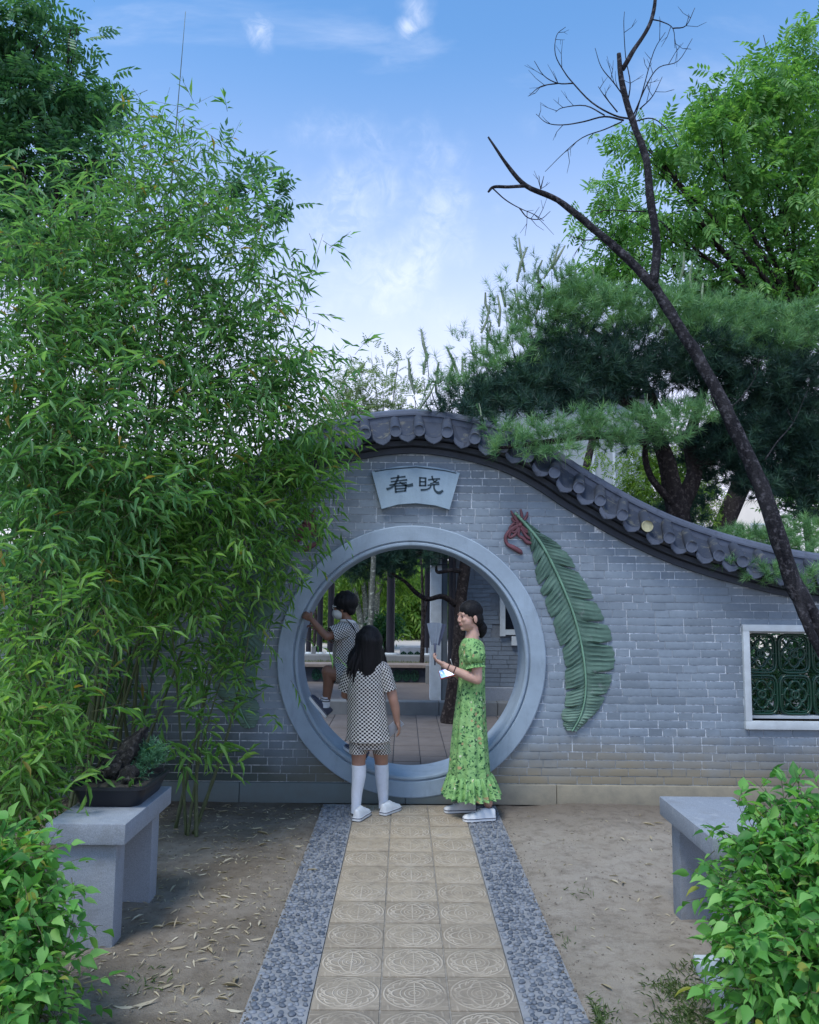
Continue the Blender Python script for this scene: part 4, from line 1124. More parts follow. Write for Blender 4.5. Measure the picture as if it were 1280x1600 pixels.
for (a, b) in ((752, 640), (800, 665), (830, 655), (880, 650), (765, 690), (790, 680), (820, 675), (900, 665), (870, 665), (1010, 625)):
    q = P(a, b + 10, 6.25 + max(0, a-860)/300); o = link('shoot', random.choice(sm), pine, q, (random.uniform(-.2, .2), random.uniform(-.5, .1), 0)); o.scale = (.7, .7, .5)
# bare twigs carrying the shoots
mb = MB()
for (a, b) in tops:
    if a > 905: continue
    q = P(a, b + 44, 7.0 + (a-650)/500); e = P(a + 20, max(b + 130, 560), 7.1 + (a-650)/500)
    mb.tube([q, q.lerp(e, .5) + Vector((-.03, 0, 0)), e], [.003, .004, .007], 5, smooth_path=3)
mb.build('twigs', M_BARK, pine, smooth=True, kind='stuff')

# broad trees with compound leaves
def compound(nl, ls=.30):
    vs, fs = [], []
    for j in range(nl):
        u = (j//2 + 1)/((nl+1)//2); sgn = 1 if j % 2 else -1
        if j == nl-1: d = np.array([[0, 1, -.35]]); pos = np.array([[0, .92, -.22]])
        else: d = np.array([[sgn*.85, .45, -.35]]); pos = np.array([[0, u*.9, -.22*u*u]])
        B = basis(d, np.array([[0, 0, 1.0]])); V, F = scatter(LEAFLET[0], LEAFLET[1], B, np.array([ls]), pos)
        fs.append(F + sum(len(v) for v in vs)); vs.append(V)
    V = np.concatenate(vs); F = np.concatenate(fs)
    st = np.array([[-.008, 0, 0], [.008, 0, 0], [0, .95, -.22]]); F = np.concatenate([F, np.array([[len(V), len(V)+1, len(V)+2]])]); V = np.concatenate([V, st])
    return V, F
COMP = compound(11); COMP_E = compound(9, .42); COMP_S = compound(5, .5)
def broad_tree(name, label, base, blobs, dens, clen_, mat, fork, bark=None, r0=.16, shape=None, group=None, cat='tree', droop=.5, nb=None):
    root = thing(name, label, cat, base, group)
    fork = Vector(fork); b = Vector(base)
    limb(root, [b - Vector((0, 0, .05)), b.lerp(fork, .5) + Vector((r0*.5, 0, 0)), fork], [r0, r0*.8, r0*.6], 'trunk', bark or M_BARK)
    Ts, Ds = [], []
    for i, (c, r) in enumerate(blobs):
        if nb is None or i < nb:
            cc = Vector(c); m = fork.lerp(cc, .5) + Vector((random.uniform(-.1, .1), random.uniform(-.1, .1), -.12))*(cc-fork).length*.5
            limb(root, [fork, m, cc], [r0*.26, r0*.15, r0*.05], 'branch', bark or M_BARK, n=6, sp=4)
            for q in range(3):
                e = cc + Vector(rng.normal(size=3)*r*.6); limb(root, [m.lerp(cc, .4*q/2 + .3), e], [r0*.07, r0*.025], 'branch', bark or M_BARK, n=5, sp=2)
        ns = max(4, int(dens*r[0]*r[1]*r[2]*4.19))
        pc, dc = in_blob(ns, c, r)
        for q, dd in zip(pc, dc):
            k = rng.integers(4, 9); Ts.append(q + rng.normal(size=(k, 3))*clen_*.55*np.array([1, 1, .5])); Ds.append(unit(dd*.5 + rng.normal(size=(k, 3))*.7 + np.array([0, 0, -droop])))
    T = np.concatenate(Ts); D = np.concatenate(Ds)
    sh = shape or COMP
    V, F = scatter(sh[0], sh[1], basis(D, unit(UPV + rng.normal(size=D.shape)*.35)), clen_*rng.uniform(.7, 1.2, len(T)), T - np.array(base))
    link('crown', mesh_np('crown', V, F, mat), root, kind='stuff')
    return root
broad_tree('leafy_tree', 'bright green tree with drooping compound leaves behind the pine at upper right', (2.9, 10.5, 0),
    [blob(1195, 165, 85, 85, 10.2, .6), blob(1110, 235, 75, 70, 10.0, .5), blob(1025, 235, 50, 45, 9.8, .35), blob(1200, 300, 90, 75, 10.3, .6), blob(1080, 340, 75, 45, 10.0, .4), blob(1150, 420, 95, 50, 10.4, .5), blob(1255, 95, 55, 55, 10.4, .4),
     blob(1270, 240, 60, 90, 10.5, .5), blob(1250, 420, 70, 70, 10.6, .5), blob(985, 205, 28, 25, 9.8, .2), blob(1120, 140, 45, 30, 10.0, .3), blob(1030, 400, 50, 30, 10.2, .3), blob(1220, 500, 70, 40, 10.6, .4), blob(1080, 460, 60, 30, 10.5, .3), blob(1160, 470, 80, 40, 10.5, .4), blob(1010, 330, 30, 40, 9.9, .3)], 78, .25, M_ELM, P(1260, 520, 10.5), r0=.17, shape=COMP_E)
broad_tree('leafy_tree', 'small round topped green tree behind the forked bare trunk', (1.75, 11.5, 0), [blob(945, 310, 34, 24, 11.4, .3), blob(970, 355, 42, 28, 11.4, .3), blob(930, 360, 20, 20, 11.4, .2), blob(985, 400, 50, 25, 11.5, .3), blob(950, 440, 70, 30, 11.5, .3)], 170, .22, M_ELM, P(985, 430, 11.5), r0=.07, shape=COMP_E)
broad_tree('leafy_tree', 'dark green locust tree filling the top left corner above the bamboo', (-3.3, 8.3, 0),
    [blob(30, 40, 75, 50, 8.0, .4), blob(110, 45, 28, 18, 8.0, .2), blob(85, 150, 85, 60, 8.2, .4), blob(160, 165, 34, 30, 8.1, .25), blob(30, 250, 80, 70, 8.3, .4), blob(120, 250, 60, 50, 8.2, .35), blob(40, 360, 70, 60, 8.3, .4), blob(375, 275, 42, 26, 8.4, .25), blob(440, 318, 32, 20, 8.4, .2), blob(410, 345, 35, 20, 8.4, .2), blob(-40, 140, 60, 90, 8.3, .4), blob(140, 330, 40, 35, 8.3, .3)], 175, .24, M_LOCUST, P(80, 470, 8.3), r0=.13, shape=COMP_E, droop=.1, nb=8)
FE = compound(13)
broad_tree('young_tree', 'pale feathery young tree just above the top of the moon gate', (-.45, 9.6, 0), [blob(555, 590, 26, 26, 9.6, .2), blob(545, 630, 40, 24, 9.6, .2), blob(600, 610, 24, 28, 9.6, .2), blob(635, 625, 22, 26, 9.6, .2), blob(600, 650, 60, 20, 9.7, .25), blob(580, 560, 7, 22, 9.6, .06), blob(622, 570, 6, 20, 9.6, .06), blob(530, 590, 12, 14, 9.6, .1), blob(560, 640, 60, 26, 9.7, .25)], 380, .14, M_FEATHER, P(590, 690, 9.6), bark=M_BARK_P, r0=.04, droop=-.4)

# the bare dead tree in front of the wall
db = Vector((3.42, 5.7, 0)); DY = 5.55
dead = thing('dead_tree', 'leaning dead tree with a bare forked trunk crossing in front of the lattice window', 'tree', tuple(db))
q = lambda a, b, dy=0: P(a, b, DY + dy)
limb(dead, [db - Vector((0, 0, .05)), q(1345, 1150, .1), q(1296, 1010), q(1256, 945), q(1232, 890), q(1195, 775), q(1158, 690), q(1112, 595), q(1062, 512), q(1022, 446)], [.13, .09, .075, .067, .057, .055, .050, .044, .040, .036], 'trunk', M_BARK_DEAD, .25, 10)
limb(dead, [q(1248, 930, -.02), q(1262, 975, -.06), q(1278, 1010, -.07), q(1300, 1060, -.07)], [.034, .033, .030, .02], 'branch', M_BARK_DEAD, .25)
limb(dead, [q(1024, 450), q(985, 408, .02), q(925, 355, .05), q(872, 313, .06), q(822, 290, .08), q(793, 258, .08), q(763, 214, .08)], [.038, .032, .028, .022, .018, .014, .007], 'branch', M_BARK_DEAD, .2)
limb(dead, [q(822, 290, .08), q(795, 292, .06), q(772, 292, .04), q(763, 300, .03)], [.014, .012, .012, .007], 'branch', M_BARK_DEAD, .2)
limb(dead, [q(1021, 446), q(1026, 380, -.03), q(1016, 310, -.05), q(1010, 250, -.06), q(990, 192, -.08), q(973, 135, -.08), q(967, 84, -.08)], [.036, .030, .029, .027, .024, .023, .016], 'branch', M_BARK_DEAD, .25)
limb(dead, [q(973, 108, -.08), q(992, 76, -.1), q(1012, 45, -.1), q(1022, 15, -.1), q(1026, -30, -.1)], [.019, .016, .014, .013, .010], 'branch', M_BARK_DEAD, .2)
def bough(pts, r0, r1, name='twig', sub=4, depth=0):
    pts = [Vector(p) for p in pts]
    pp, _ = catmull(pts, [1]*len(pts), 4) if len(pts) > 2 else (pts, 0)
    mb = MB(); n = len(pp); mb.tube(pp, list(np.linspace(r0, r1, n)), 5)
    # finer side twigs
    for k in range(sub):
        i = random.randint(n//4, n-2); t = (pp[i+1]-pp[i]).normalized(); s_ = t.orthogonal(); s_.rotate(Matrix.Rotation(random.uniform(0, 6.28), 3, t))
        s_.y *= .5
        L = random.uniform(.08, .22); a = pp[i]; d1 = (t*.8 + s_*.8).normalized(); m1 = a + d1*L*.5; e1 = m1 + (d1 + Vector((random.uniform(-.4, .4), 0, random.uniform(-.1, .6)))).normalized()*L*.5
        mb.tube([a, m1, e1], [r1*1.3, r1, r1*.6], 4)
        if random.random() < .6:
            e2 = m1 + (d1 + Vector((random.uniform(-.9, .9), random.uniform(-.4, .4), random.uniform(-.5, .9)))).normalized()*L*.4; mb.tube([m1, e2], [r1*.9, r1*.5], 4)
    return mb.build(name, M_BARK_DEAD, dead, smooth=True)
for pts in ([(988, 186), (960, 180), (925, 160), (896, 130), (882, 112), (868, 85), (870, 55), (884, 42)], [(896, 130), (872, 130), (850, 118), (835, 95)], [(872, 130), (845, 135), (826, 150)],
            [(975, 188), (945, 182), (912, 190), (880, 195), (855, 192), (838, 178)], [(945, 180), (915, 165), (880, 168), (868, 175)], [(972, 190), (945, 202), (910, 215), (880, 240), (852, 268)],
            [(982, 160), (960, 130), (940, 105), (930, 75)], [(980, 165), (985, 130), (978, 90), (975, 40), (976, 18)], [(990, 180), (1012, 130), (1030, 105), (1060, 95), (1082, 60)], [(992, 185), (1005, 140), (1022, 80), (1040, 50)],
            [(990, 190), (1020, 185), (1045, 205), (1060, 230)], [(1018, 30), (1035, 34), (1052, 45), (1055, 75)], [(1052, 44), (1072, 40), (1086, 12)], [(1000, 170), (1020, 150), (1035, 120)], [(965, 175), (945, 150), (935, 135)],
            [(1010, 330), (985, 330), (955, 328), (934, 332), (925, 345)], [(940, 373), (915, 375), (895, 370), (885, 367)], [(1018, 340), (1038, 350), (1050, 370)], [(770, 294), (790, 312), (812, 325), (835, 335), (850, 345)], [(812, 325), (825, 340), (845, 342), (860, 330)], [(845, 295), (850, 275)],
            [(1108, 600), (1120, 640), (1150, 630), (1180, 590), (1186, 560)], [(1195, 720), (1215, 690), (1240, 660), (1262, 610)], [(1272, 955), (1276, 985), (1268, 1003)]):
    rr = .0075 if len(pts) > 5 else .0055
    bough([q(a, b, random.uniform(-.08, .08)*i/len(pts)) for i, (a, b) in enumerate(pts)], rr, .002, sub=3 if pts[0][1] < 340 else 1)
# ================================================================ beyond the gate
lx = lambda px, Y: P(px, 928, Y).x
lz = lambda py, Y, px=640: P(px, py, Y).z
# low seat wall with a dark lattice front on the terrace
t = thing('seat_wall', 'low dark bench wall with pale top slab behind the terrace', 'bench', (lx(600, 13.75), 13.75, .14))
zt = lz(1039, 13.6)
x0, x1 = lx(300, 13.75), lx(668, 13.75)
mb = MB(); mb.box(((x0+x1)/2, 13.78, (zt-.05+.14)/2), (x1-x0, .3, zt-.05-.14)); mb.build('wall_base', M_SOFFIT, t)
mb = MB(); mb.box(((x0+x1)/2, 13.75, zt-.02), (x1-x0+.06, .42, .05), bev=.006); mb.build('seat_slab', simple('worn seat board', (.22, .18, .155), .7, .2, 9), t)
def star_panel(w, h, mat, name='lattice_panel'):
    mb = MB()
    for i in range(3):
        cx = (i-1)*w/3
        for k in range(4):
            a = k*PI/4; mb.tube([(cx - w/6*math.cos(a), 0, -h/2*math.sin(a)), (cx + w/6*math.cos(a), 0, h/2*math.sin(a))], .012, 5)
        mb.tube([Vector((cx + w/7*math.cos(u), 0, h*.42*math.sin(u))) for u in np.linspace(0, 2*PI, 17)], .012, 5, cap=False)
    return mb.mesh(name, mat)
mp_ = star_panel(.44, .2, M_GLAZE)
for px in (510, 545, 580, 636): link('lattice_panel', mp_, t, (lx(px, 13.6), 13.615, .26))
mb = MB(); mb.box((lx(676, 13.6), 13.7, .29), (.22, .5, .30), bev=.006); mb.build('end_block', M_COURT2, t)

# covered walkway: dark columns on white stone feet, lattice frieze, eave
WY = 17.7
w = thing('covered_walkway', 'dark timber covered walkway with columns on white stone feet seen through the gate', 'walkway', (lx(600, WY), WY, .08))
for px, wd in ((484, 8), (501, 9), (518, 10), (611, 13), (668, 9)):
    x_ = lx(px, WY); r = wd*PX(WY)/2
    mb = MB(); mb.tube([(x_, WY, .30), (x_, WY, 4.2)], r, 14); c = mb.build('column', M_DARKWOOD, w, smooth=40)
    mb = MB(); pts = [(x_, WY, z_) for z_ in (.06, .12, .22, .30, .34)]; mb.tube(pts, [r*1.5, r*1.75, r*1.85, r*1.55, r*1.2], 14); mb.build('column_foot', M_WHITE, c, smooth=True)
for a_, b_ in ((440, 478), (489, 496), (522, 600), (626, 672)):
    xa, xb = lx(a_, WY), lx(b_, WY); mb = MB(); mb.box(((xa+xb)/2, WY+.02, .26), (xb-xa, .16, .40), bev=.01); pp = mb.build('parapet', M_COURT2 if a_ != 626 else M_STONE, w)
    if xb-xa > .5: link('parapet_lattice', star_panel(min(.6, xb-xa-.2), .22, M_GLAZE), pp, (xb - .42, WY-.075, .27))
zb = lz(872, WY)
mb = MB(); mb.box((lx(590, WY), WY, zb+.36), (5.2, .16, .22)); mb.build('beam', M_DARKWOOD, w)
x = lx(470, WY)
while x < lx(700, WY):
    mb = MB(); mb.box((x, WY, zb + .14), (.035, .05, .24)); mb.build('frieze_bar', M_DARKWOOD, w); x += .17
for zz in (.02, .13): mb = MB(); mb.box((lx(590, WY), WY, zb+zz), (4.6, .05, .03)); mb.build('frieze_rail', M_DARKWOOD, w)
mb = MB(); mb.prism([(WY-1.0, zb+.45), (WY-1.0, zb+.53), (WY+.6, zb+1.5), (WY+2.2, zb+.53), (WY+2.2, zb+.45)], 'x', lx(430, WY), lx(690, WY)); mb.build('roof', M_TILE, w)

# grey brick house on the right of the court
HY = 11.5
h = thing('brick_house', 'grey brick house with white window frame on the right beyond the gate', 'house', (lx(900, HY), HY, 0))
hx0, hx1 = lx(712, HY), lx(945, HY)
wx0, wx1, wz0, wz1 = lx(789, HY), lx(789, HY) + .8, lz(990, HY), lz(990, HY) + 1.4
outer = [(hx0, 0), (hx1, 0), (hx1, 2.62), (hx0, 2.62)]; hole = [(wx0, wz0), (wx1, wz0), (wx1, wz1), (wx0, wz1)]
tri = tessellate_polygon([[Vector((p[0], p[1], 0)) for p in lp] for lp in (outer, hole)]); fl = outer + hole
mb = MB(); vs = [(p[0], HY+.006, p[1]) for p in fl] + [(p[0], HY+.30, p[1]) for p in fl]; fs = [tuple(q) for q in tri] + [tuple(k+8 for k in reversed(q)) for q in tri]
for b0 in (0, 4): fs += [(b0+i, b0+(i+1) % 4, 8+b0+(i+1) % 4, 8+b0+i) for i in range(4)]
mb.add(vs, fs); hw = mb.build('wall', simple('grey mortar', (.17, .19, .215), .95, .2, 12), h)
rows_ = MB(); z = .36; nb_ = 0; me_hb = MB(); me_hb.box((0, 0, 0), (.236, .014, .056)); me_hb = me_hb.mesh('brick', M_BRICK_B)
while z < 2.58:
    x = hx0 + (0 if int(z*100) % 2 else -.12) + random.uniform(0, .05)
    while x < hx0 + 2.6:
        xm = x + .118
        if xm - .118 > hx0 - .01 and not (wx0-.10 < xm < wx1+.10 and wz0-.05 < z < wz1+.05):
            if nb_ < 300 and z < 2.2: link('brick', me_hb, hw, (xm, HY + random.uniform(-.001, .002), z)); nb_ += 1
            else: rows_.box((xm, HY + random.uniform(-.001, .002), z), (.236, .014, .056))
        x += .244
    z += .063
rows_.build('bricks', M_BRICK_B, hw, kind='stuff')
mb = MB(); mb.box(((hx0+hx1)/2, HY-.03, .16), (hx1-hx0, .10, .33), bev=.01); mb.build('plinth', M_STONE, h)
f = MB()
for (a0, a1, c0, c1) in ((wx0-.075, wx0, wz0-.02, wz1), (wx1, wx1+.075, wz0-.02, wz1), (wx0-.075, wx1+.075, wz1, wz1+.08), (wx0+.09, wx1-.09, wz0-.15, wz0-.02), (wx0, wx0+.20, wz0, wz0+.07), (wx0+.27, wx0+.30, wz0, wz1)):
    f.box(((a0+a1)/2, HY+.01, (c0+c1)/2), (a1-a0, .13, c1-c0))
fw_ = f.build('window', M_WHITE, h)
mb = MB(); mb.box(((wx0+wx1)/2, HY+.16, (wz0+wz1)/2), (wx1-wx0-.004, .02, wz1-wz0-.004)); mb.build('pane', NT('dark window glass').done((.01, .012, .02), .12), fw_)
for (a_, b_, m, d, nm) in ((673, 690, M_WHITE, .35, 'corner_post'), (690.5, 699.5, M_BRICK_B, .3, 'corner_pier')):
    mb = MB(); mb.box((lx((a_+b_)/2, HY), HY+.1, 1.3), ((b_-a_)*PX(HY), d, 2.6), bev=.006); mb.build(nm, m, h)
mb = MB(); mb.tube([(lx(705.5, HY), HY-.12, 0), (lx(705.5, HY), HY-.12, 2.55)], .055, 14); mb.build('porch_column', M_DARKWOOD, h, smooth=40)
mb = MB(); mb.prism([(HY-.6, 2.50), (HY-.6, 2.60), (HY+1.4, 3.05), (HY+3.3, 2.60), (HY+3.3, 2.50)], 'x', hx0-.6, hx1+.1); mb.build('roof', M_TILE, h)
fz0 = lz(884, HY-.12)
for k in range(9):
    mb = MB(); mb.box((lx(650 + k*6, HY-.12), HY-.12, fz0 + .11), (.016, .03, .2)); mb.build('frieze_bar', M_DARKWOOD, h)
for k in range(3):
    mb = MB(); mb.box((lx(675, HY-.12), HY-.12, fz0 + .02 + k*.09), (.5, .032, .016)); mb.build('frieze_rail', M_DARKWOOD, h)

# pine in the court: dark trunk beside the woman, bough over the gate view
cb = G(706, 1130); cY = cb.y
cp = thing('pine_tree', 'dark court pine seen through the gate with its trunk beside the woman in green', 'pine tree', tuple(cb))
k = lambda a, b, dy=0: P(a, b, cY + dy)
limb(cp, [cb - Vector((0, 0, .05)), k(711, 1075), k(716, 1020), k(719, 965), k(721, 930), k(727, 885), k(731, 840), k(735, 790)], [.16, .105, .085, .08, .078, .075, .07, .06], 'trunk', n=10)
limb(cp, [k(713, 945), k(692, 932, -.1), k(668, 936, -.15), k(650, 926, -.2), k(632, 908, -.3), k(610, 895, -.3)], [.045, .035, .032, .028, .022, .012], 'branch')
limb(cp, [k(723, 893), k(704, 891, -.1), k(684, 894, -.15), k(682, 882, -.15)], [.035, .028, .022, .012], 'branch')
limb(cp, [k(731, 830), k(690, 850, -.2), k(640, 870, -.3), k(580, 890, -.3)], [.04, .035, .03, .012], 'branch')
needle_part(cp, [blob(570, 882, 34, 26, cY-.3, .3), blob(610, 876, 44, 30, cY-.3, .35), blob(650, 868, 40, 28, cY-.3, .3), blob(560, 860, 40, 24, cY-.2, .3), blob(620, 850, 60, 22, cY-.2, .3), blob(540, 890, 22, 20, cY-.3, .2), blob(690, 850, 40, 22, cY, .3)], 1500, M_PINE, nl=.10, per=38, wid=.005)

# trees, bush and planting beyond the walkway
bt = P(578, 1000, 22.0)
lime = lambda *a: blob(*a)
r = broad_tree('grove_tree', 'many stemmed pale trunk tree with bright lime foliage framed by the gate', (bt.x, 22, .05), [lime(560, 880, 60, 40, 22, 1.2), lime(620, 900, 40, 40, 22.5, 1.0), lime(530, 930, 30, 40, 22.5, .9)], 22, .36, M_LIME, P(576, 985, 22), shape=COMP_S, bark=M_BARK_P, r0=.14, nb=0)
for px0, px1, px2 in ((570, 560, 548), (574, 572, 566), (578, 580, 578), (582, 588, 594), (576, 584, 604)):
    limb(r, [P(px0, 1000, 22), P(px1, 950, 22), P(px2, 890, 22)], [.11, .09, .06], 'stem', M_BARK_P, n=7)
for i, (lab, bx, blobs_) in enumerate((('tall lime green tree on the left behind the boy', 515, [lime(500, 900, 50, 60, 26, 1.4), lime(470, 860, 50, 60, 26, 1.4), lime(520, 960, 40, 40, 26, 1.2), lime(420, 880, 60, 80, 26, 1.4)]),
                                       ('bright yellow green tree right of the middle walkway column', 650, [lime(650, 900, 40, 50, 28, 1.4), lime(640, 960, 40, 34, 28, 1.2), lime(690, 880, 40, 60, 28, 1.4), lime(680, 950, 40, 40, 28, 1.2)]),
                                       ('far lime green tree between the walkway columns', 590, [lime(585, 900, 60, 60, 34, 1.8), lime(600, 960, 60, 40, 34, 1.8), lime(545, 940, 40, 60, 34, 1.6), lime(590, 850, 80, 40, 34, 1.6)]))):
    Y_ = (26, 28, 34)[i]
    broad_tree('grove_tree', lab, (P(bx, 928, Y_).x, Y_, .05), blobs_, 10, .55, M_LIME, P(bx, 950, Y_), shape=COMP_S, bark=M_BARK_P, r0=.12, group='trees of the grove beyond the walkway', nb=2)
OV = (LEAFLET[0], LEAFLET[1])
broad_tree('clipped_bush', 'dark green rounded bush behind the middle walkway column', (P(600, 1000, 20).x, 20, .05), [blob(603, 978, 26, 26, 20, .4), blob(590, 992, 24, 14, 20, .35)], 400, .16, M_BUSH, P(600, 990, 20), r0=.05, shape=OV, cat='bush', nb=0)
for (lab, px, Y_, ty) in (('slim dark stemmed young tree by the house corner post', 660, 15.2, 860), ('thin dark young tree at the left of the walkway', 492, 21, 880)):
    rt = thing('slim_tree', lab, 'tree', (lx(px, Y_), Y_, .1))
    limb(rt, [(lx(px, Y_), Y_, .08), P(px+1, 960, Y_), P(px-2, ty, Y_)], [.045, .035, .015], 'trunk')
    limb(rt, [P(px+1, 980, Y_), P(px+9, 930, Y_), P(px+14, 890, Y_)], [.02, .015, .006], 'branch')
# pale building and greenery glimpsed over the wall at right
M_BLDG = simple('pale grey render', (.33, .37, .40), .85, .08, 3, .1)
t = thing('pale_building', 'pale grey building glimpsed over the coping below the pine boughs', 'building', (2.9, 16.5, 0))
mb = MB(); mb.box((3.3, 17.2, 2.9), (3.8, 1.4, 5.8)); mb.build('wall', M_BLDG, t)
mb = MB(); mb.box((3.3, 17.2, 5.88), (4.1, 1.7, .16)); mb.build('roof', M_TILE, t)
for px in (930, 962, 990):
    a_ = lx(px, 16.5); mb = MB(); mb.box((a_, 16.47, 2.8), (.05, .06, 5.4)); mb.build('downpipe', M_WHITE, t)
t2 = thing('cream_building', 'cream building bright between the pine boughs near the leaning trunk', 'building', (9.4, 24, 0))
M_CREAM = simple('cream tiles', (.80, .72, .62), .8, .06, 2, 0)
mb = MB(); mb.box((lx(1140, 24.0), 24.8, 2.3), (3.2, 1.6, 4.6)); mb.build('wall', M_CREAM, t2)
for i in range(3):
    for j in range(2):
        mb = MB(); mb.box((lx(1140, 24)-.95 + i*.95, 23.99, 2.2 + j*1.3), (.5, .06, .75)); wn_ = mb.build('window', M_WHITE, t2)
        mb = MB(); mb.box((lx(1140, 24)-.95 + i*.95, 23.955, 2.2 + j*1.3), (.42, .02, .67)); mb.build('pane', simple('pale window', (.45, .45, .46), .2, .05, 2, 0), wn_)
broad_tree('bamboo_thicket', 'light green thicket behind the coping beside the pine trunk', (3.1, 10.2, 0), [blob(1000, 735, 35, 40, 10.2, .35), blob(1020, 780, 40, 30, 10.2, .35), blob(900, 765, 24, 24, 9.8, .2), blob(940, 700, 20, 20, 9.9, .2), blob(1065, 720, 40, 50, 10.2, .3), blob(1090, 790, 30, 30, 10.2, .3), blob(1030, 690, 40, 30, 10.2, .3), blob(1010, 760, 50, 40, 10.3, .3), blob(1090, 750, 40, 50, 10.3, .3), blob(970, 790, 30, 20, 10.0, .2)], 230, .17, M_LIME, P(1000, 820, 10.2), r0=.04, cat='bamboo', nb=0)
broad_tree('leafy_tree', 'light green tree showing under the boughs at the right edge', (5.9, 11.5, 0), [blob(1250, 680, 50, 60, 11.5, .5), blob(1240, 770, 50, 40, 11.5, .4), blob(1290, 740, 50, 70, 11.5, .4)], 90, .22, M_ELM, P(1260, 800, 11.5), r0=.09)
broad_tree('leafy_tree', 'dark tree low behind the wall left of the feathery young tree', (-2.2, 11.0, 0), [blob(200, 760, 130, 60, 11, .6), blob(380, 770, 120, 50, 11, .6), blob(60, 740, 120, 80, 11, .6), blob(500, 740, 60, 40, 11, .5)], 60, .26, M_LOCUST, P(260, 800, 11), r0=.1, nb=2)
broad_tree('dark_bush', 'dark bush behind the wall filling the view through the lattice window', (3.35, 7.6, 0), [blob(1200, 1060, 40, 60, 7.5, .3), blob(1260, 1060, 50, 70, 7.5, .3), blob(1330, 1060, 60, 80, 7.5, .3), blob(1230, 1000, 50, 30, 7.6, .3)], 260, .2, M_LOCUST, P(1240, 1100, 7.6), r0=.04, cat='bush', nb=0)
# ================================================================ benches, tray, litter
def bench(label, x0, x1, y0, y1, z=.56, th=.095):
    t = thing('stone_bench', label, 'bench', ((x0+x1)/2, (y0+y1)/2, 0), 'grey stone benches beside the path')
    mb = MB(); mb.box(((x0+x1)/2, (y0+y1)/2, z-th/2), (x1-x0, y1-y0, th), bev=.007)
    mb.v = [(v[0] + .002*mnoise.noise(Vector(v)*9), v[1], v[2] + .002*mnoise.noise(Vector(v)*7)) for v in mb.v]
    mb.build('seat', M_STONE, t, smooth=35)
    for yc in (y0 + .10, y1 - .10):
        mb = MB(); mb.box(((x0+x1)/2, yc, (z-th)/2 - .02), (x1-x0-.10, .12, z-th+.04), bev=.006); mb.build('leg', M_STONE, t, smooth=35)
    return t
bx0, bx1 = G(77, 1286, .56).x - .015, G(203, 1291, .56).x - .03
bench('grey stone bench on the left carrying a black bonsai tray', bx0, bx1, G(203, 1291, .56).y + .03, G(262, 1230, .56).y + .03)
rx0 = G(1030, 1244, .56).x
bench('empty grey stone bench on the right, half behind the green shrub', rx0, rx0 + .40, 3.66, G(1030, 1244, .56).y)
a = G(1099, 1519); t = tag(None or link('stone_slab', (lambda mb: (mb.box((0, 0, 0), (.34, .62, .07), bev=.008), mb.mesh('stone_slab', M_WHITE, smooth=30))[1])(MB()), None, (a.x + .13, a.y - .30, .035)), 'pale stone slab lying on the soil under the right shrub', 'stone slab')
# bonsai tray
tx, ty, tz = (bx0+bx1)/2 - .005, 4.28, .56
M_TRAY = NT('black glazed pot').done((.010, .012, .018), .45)
bon = thing('bonsai_tray', 'black bonsai tray with a craggy dark rock and green juniper on the left bench', 'bonsai', (tx, ty, tz))
def rrect(hx, hy, r, n=5):
    pts = []
    for cx, cy, a0 in ((hx-r, hy-r, 0), (-hx+r, hy-r, PI/2), (-hx+r, -hy+r, PI), (hx-r, -hy+r, 1.5*PI)):
        pts += [(cx + r*math.cos(a0 + PI/2*k/n), cy + r*math.sin(a0 + PI/2*k/n)) for k in range(n+1)]
    return pts
mb = MB(); vs = []; fs = []; lay = [(.145, .19, .0), (.155, .20, .012), (.182, .225, .085), (.192, .236, .088), (.192, .236, .102), (.176, .220, .102), (.170, .214, .080)]
for hx, hy, z in lay: vs += [(tx + p[0], ty + p[1], tz + z) for p in rrect(hx, hy, .055)]
m_ = len(vs)//len(lay)
for i in range(len(lay)-1): fs += [(i*m_+k, i*m_+(k+1) % m_, (i+1)*m_+(k+1) % m_, (i+1)*m_+k) for k in range(m_)]
fs.append(tuple(range(m_))); mb.add(vs, fs); mb.build('tray', M_TRAY, bon, smooth=40)
mb = MB(); vs, fs = [], []; NGR = 16
for j in range(NGR):
    for i in range(NGR):
        u, v = i/(NGR-1)*2-1, j/(NGR-1)*2-1; vs.append((tx + u*.168, ty + v*.212, tz + .082 + .02*max(0, 1-u*u-v*v) + .010*mnoise.noise(Vector((u*5, v*5, 2)))))
for j in range(NGR-1):
    for i in range(NGR-1): k = j*NGR+i; fs.append((k, k+1, k+NGR+1, k+NGR))
mb.add(vs, fs); mb.build('soil', simple('potting soil', (.045, .040, .032), .95, .5, 60, .6, 90, .01), bon, smooth=True)
M_ROCK = m_bark('craggy rock', (.016, .016, .017), (.060, .058, .056), 1.6)
def rock(c, r, tilt, seed, nm='rock'):
    mb = MB(); mb.ell((0, 0, 0), (1, 1, 1), nu=22, nv=16); R = Matrix.Rotation(tilt, 3, 'Y') @ Matrix.Rotation(.3*seed, 3, 'Z')
    vs = []
    for v in mb.v:
        v = Vector(v); k = 1 + .35*mnoise.noise(v*1.8 + Vector((seed*3, 0, 0))) + .22*(1-abs(mnoise.noise(v*4.2 + Vector((0, seed*2, 0))))*2) + .10*mnoise.noise(v*10)
        q_ = R @ Vector((v.x*r[0]*k, v.y*r[1]*k, v.z*r[2]*k)); vs.append(q_ + Vector(c))
    mb.v = vs; return mb.build(nm, M_ROCK, bon, smooth=45)
rock((tx - .01, ty + .03, tz + .19), (.050, .085, .150), .55, 1); rock((tx - .075, ty - .02, tz + .14), (.045, .07, .10), .75, 2); rock((tx + .055, ty - .07, tz + .115), (.045, .05, .055), .2, 4)
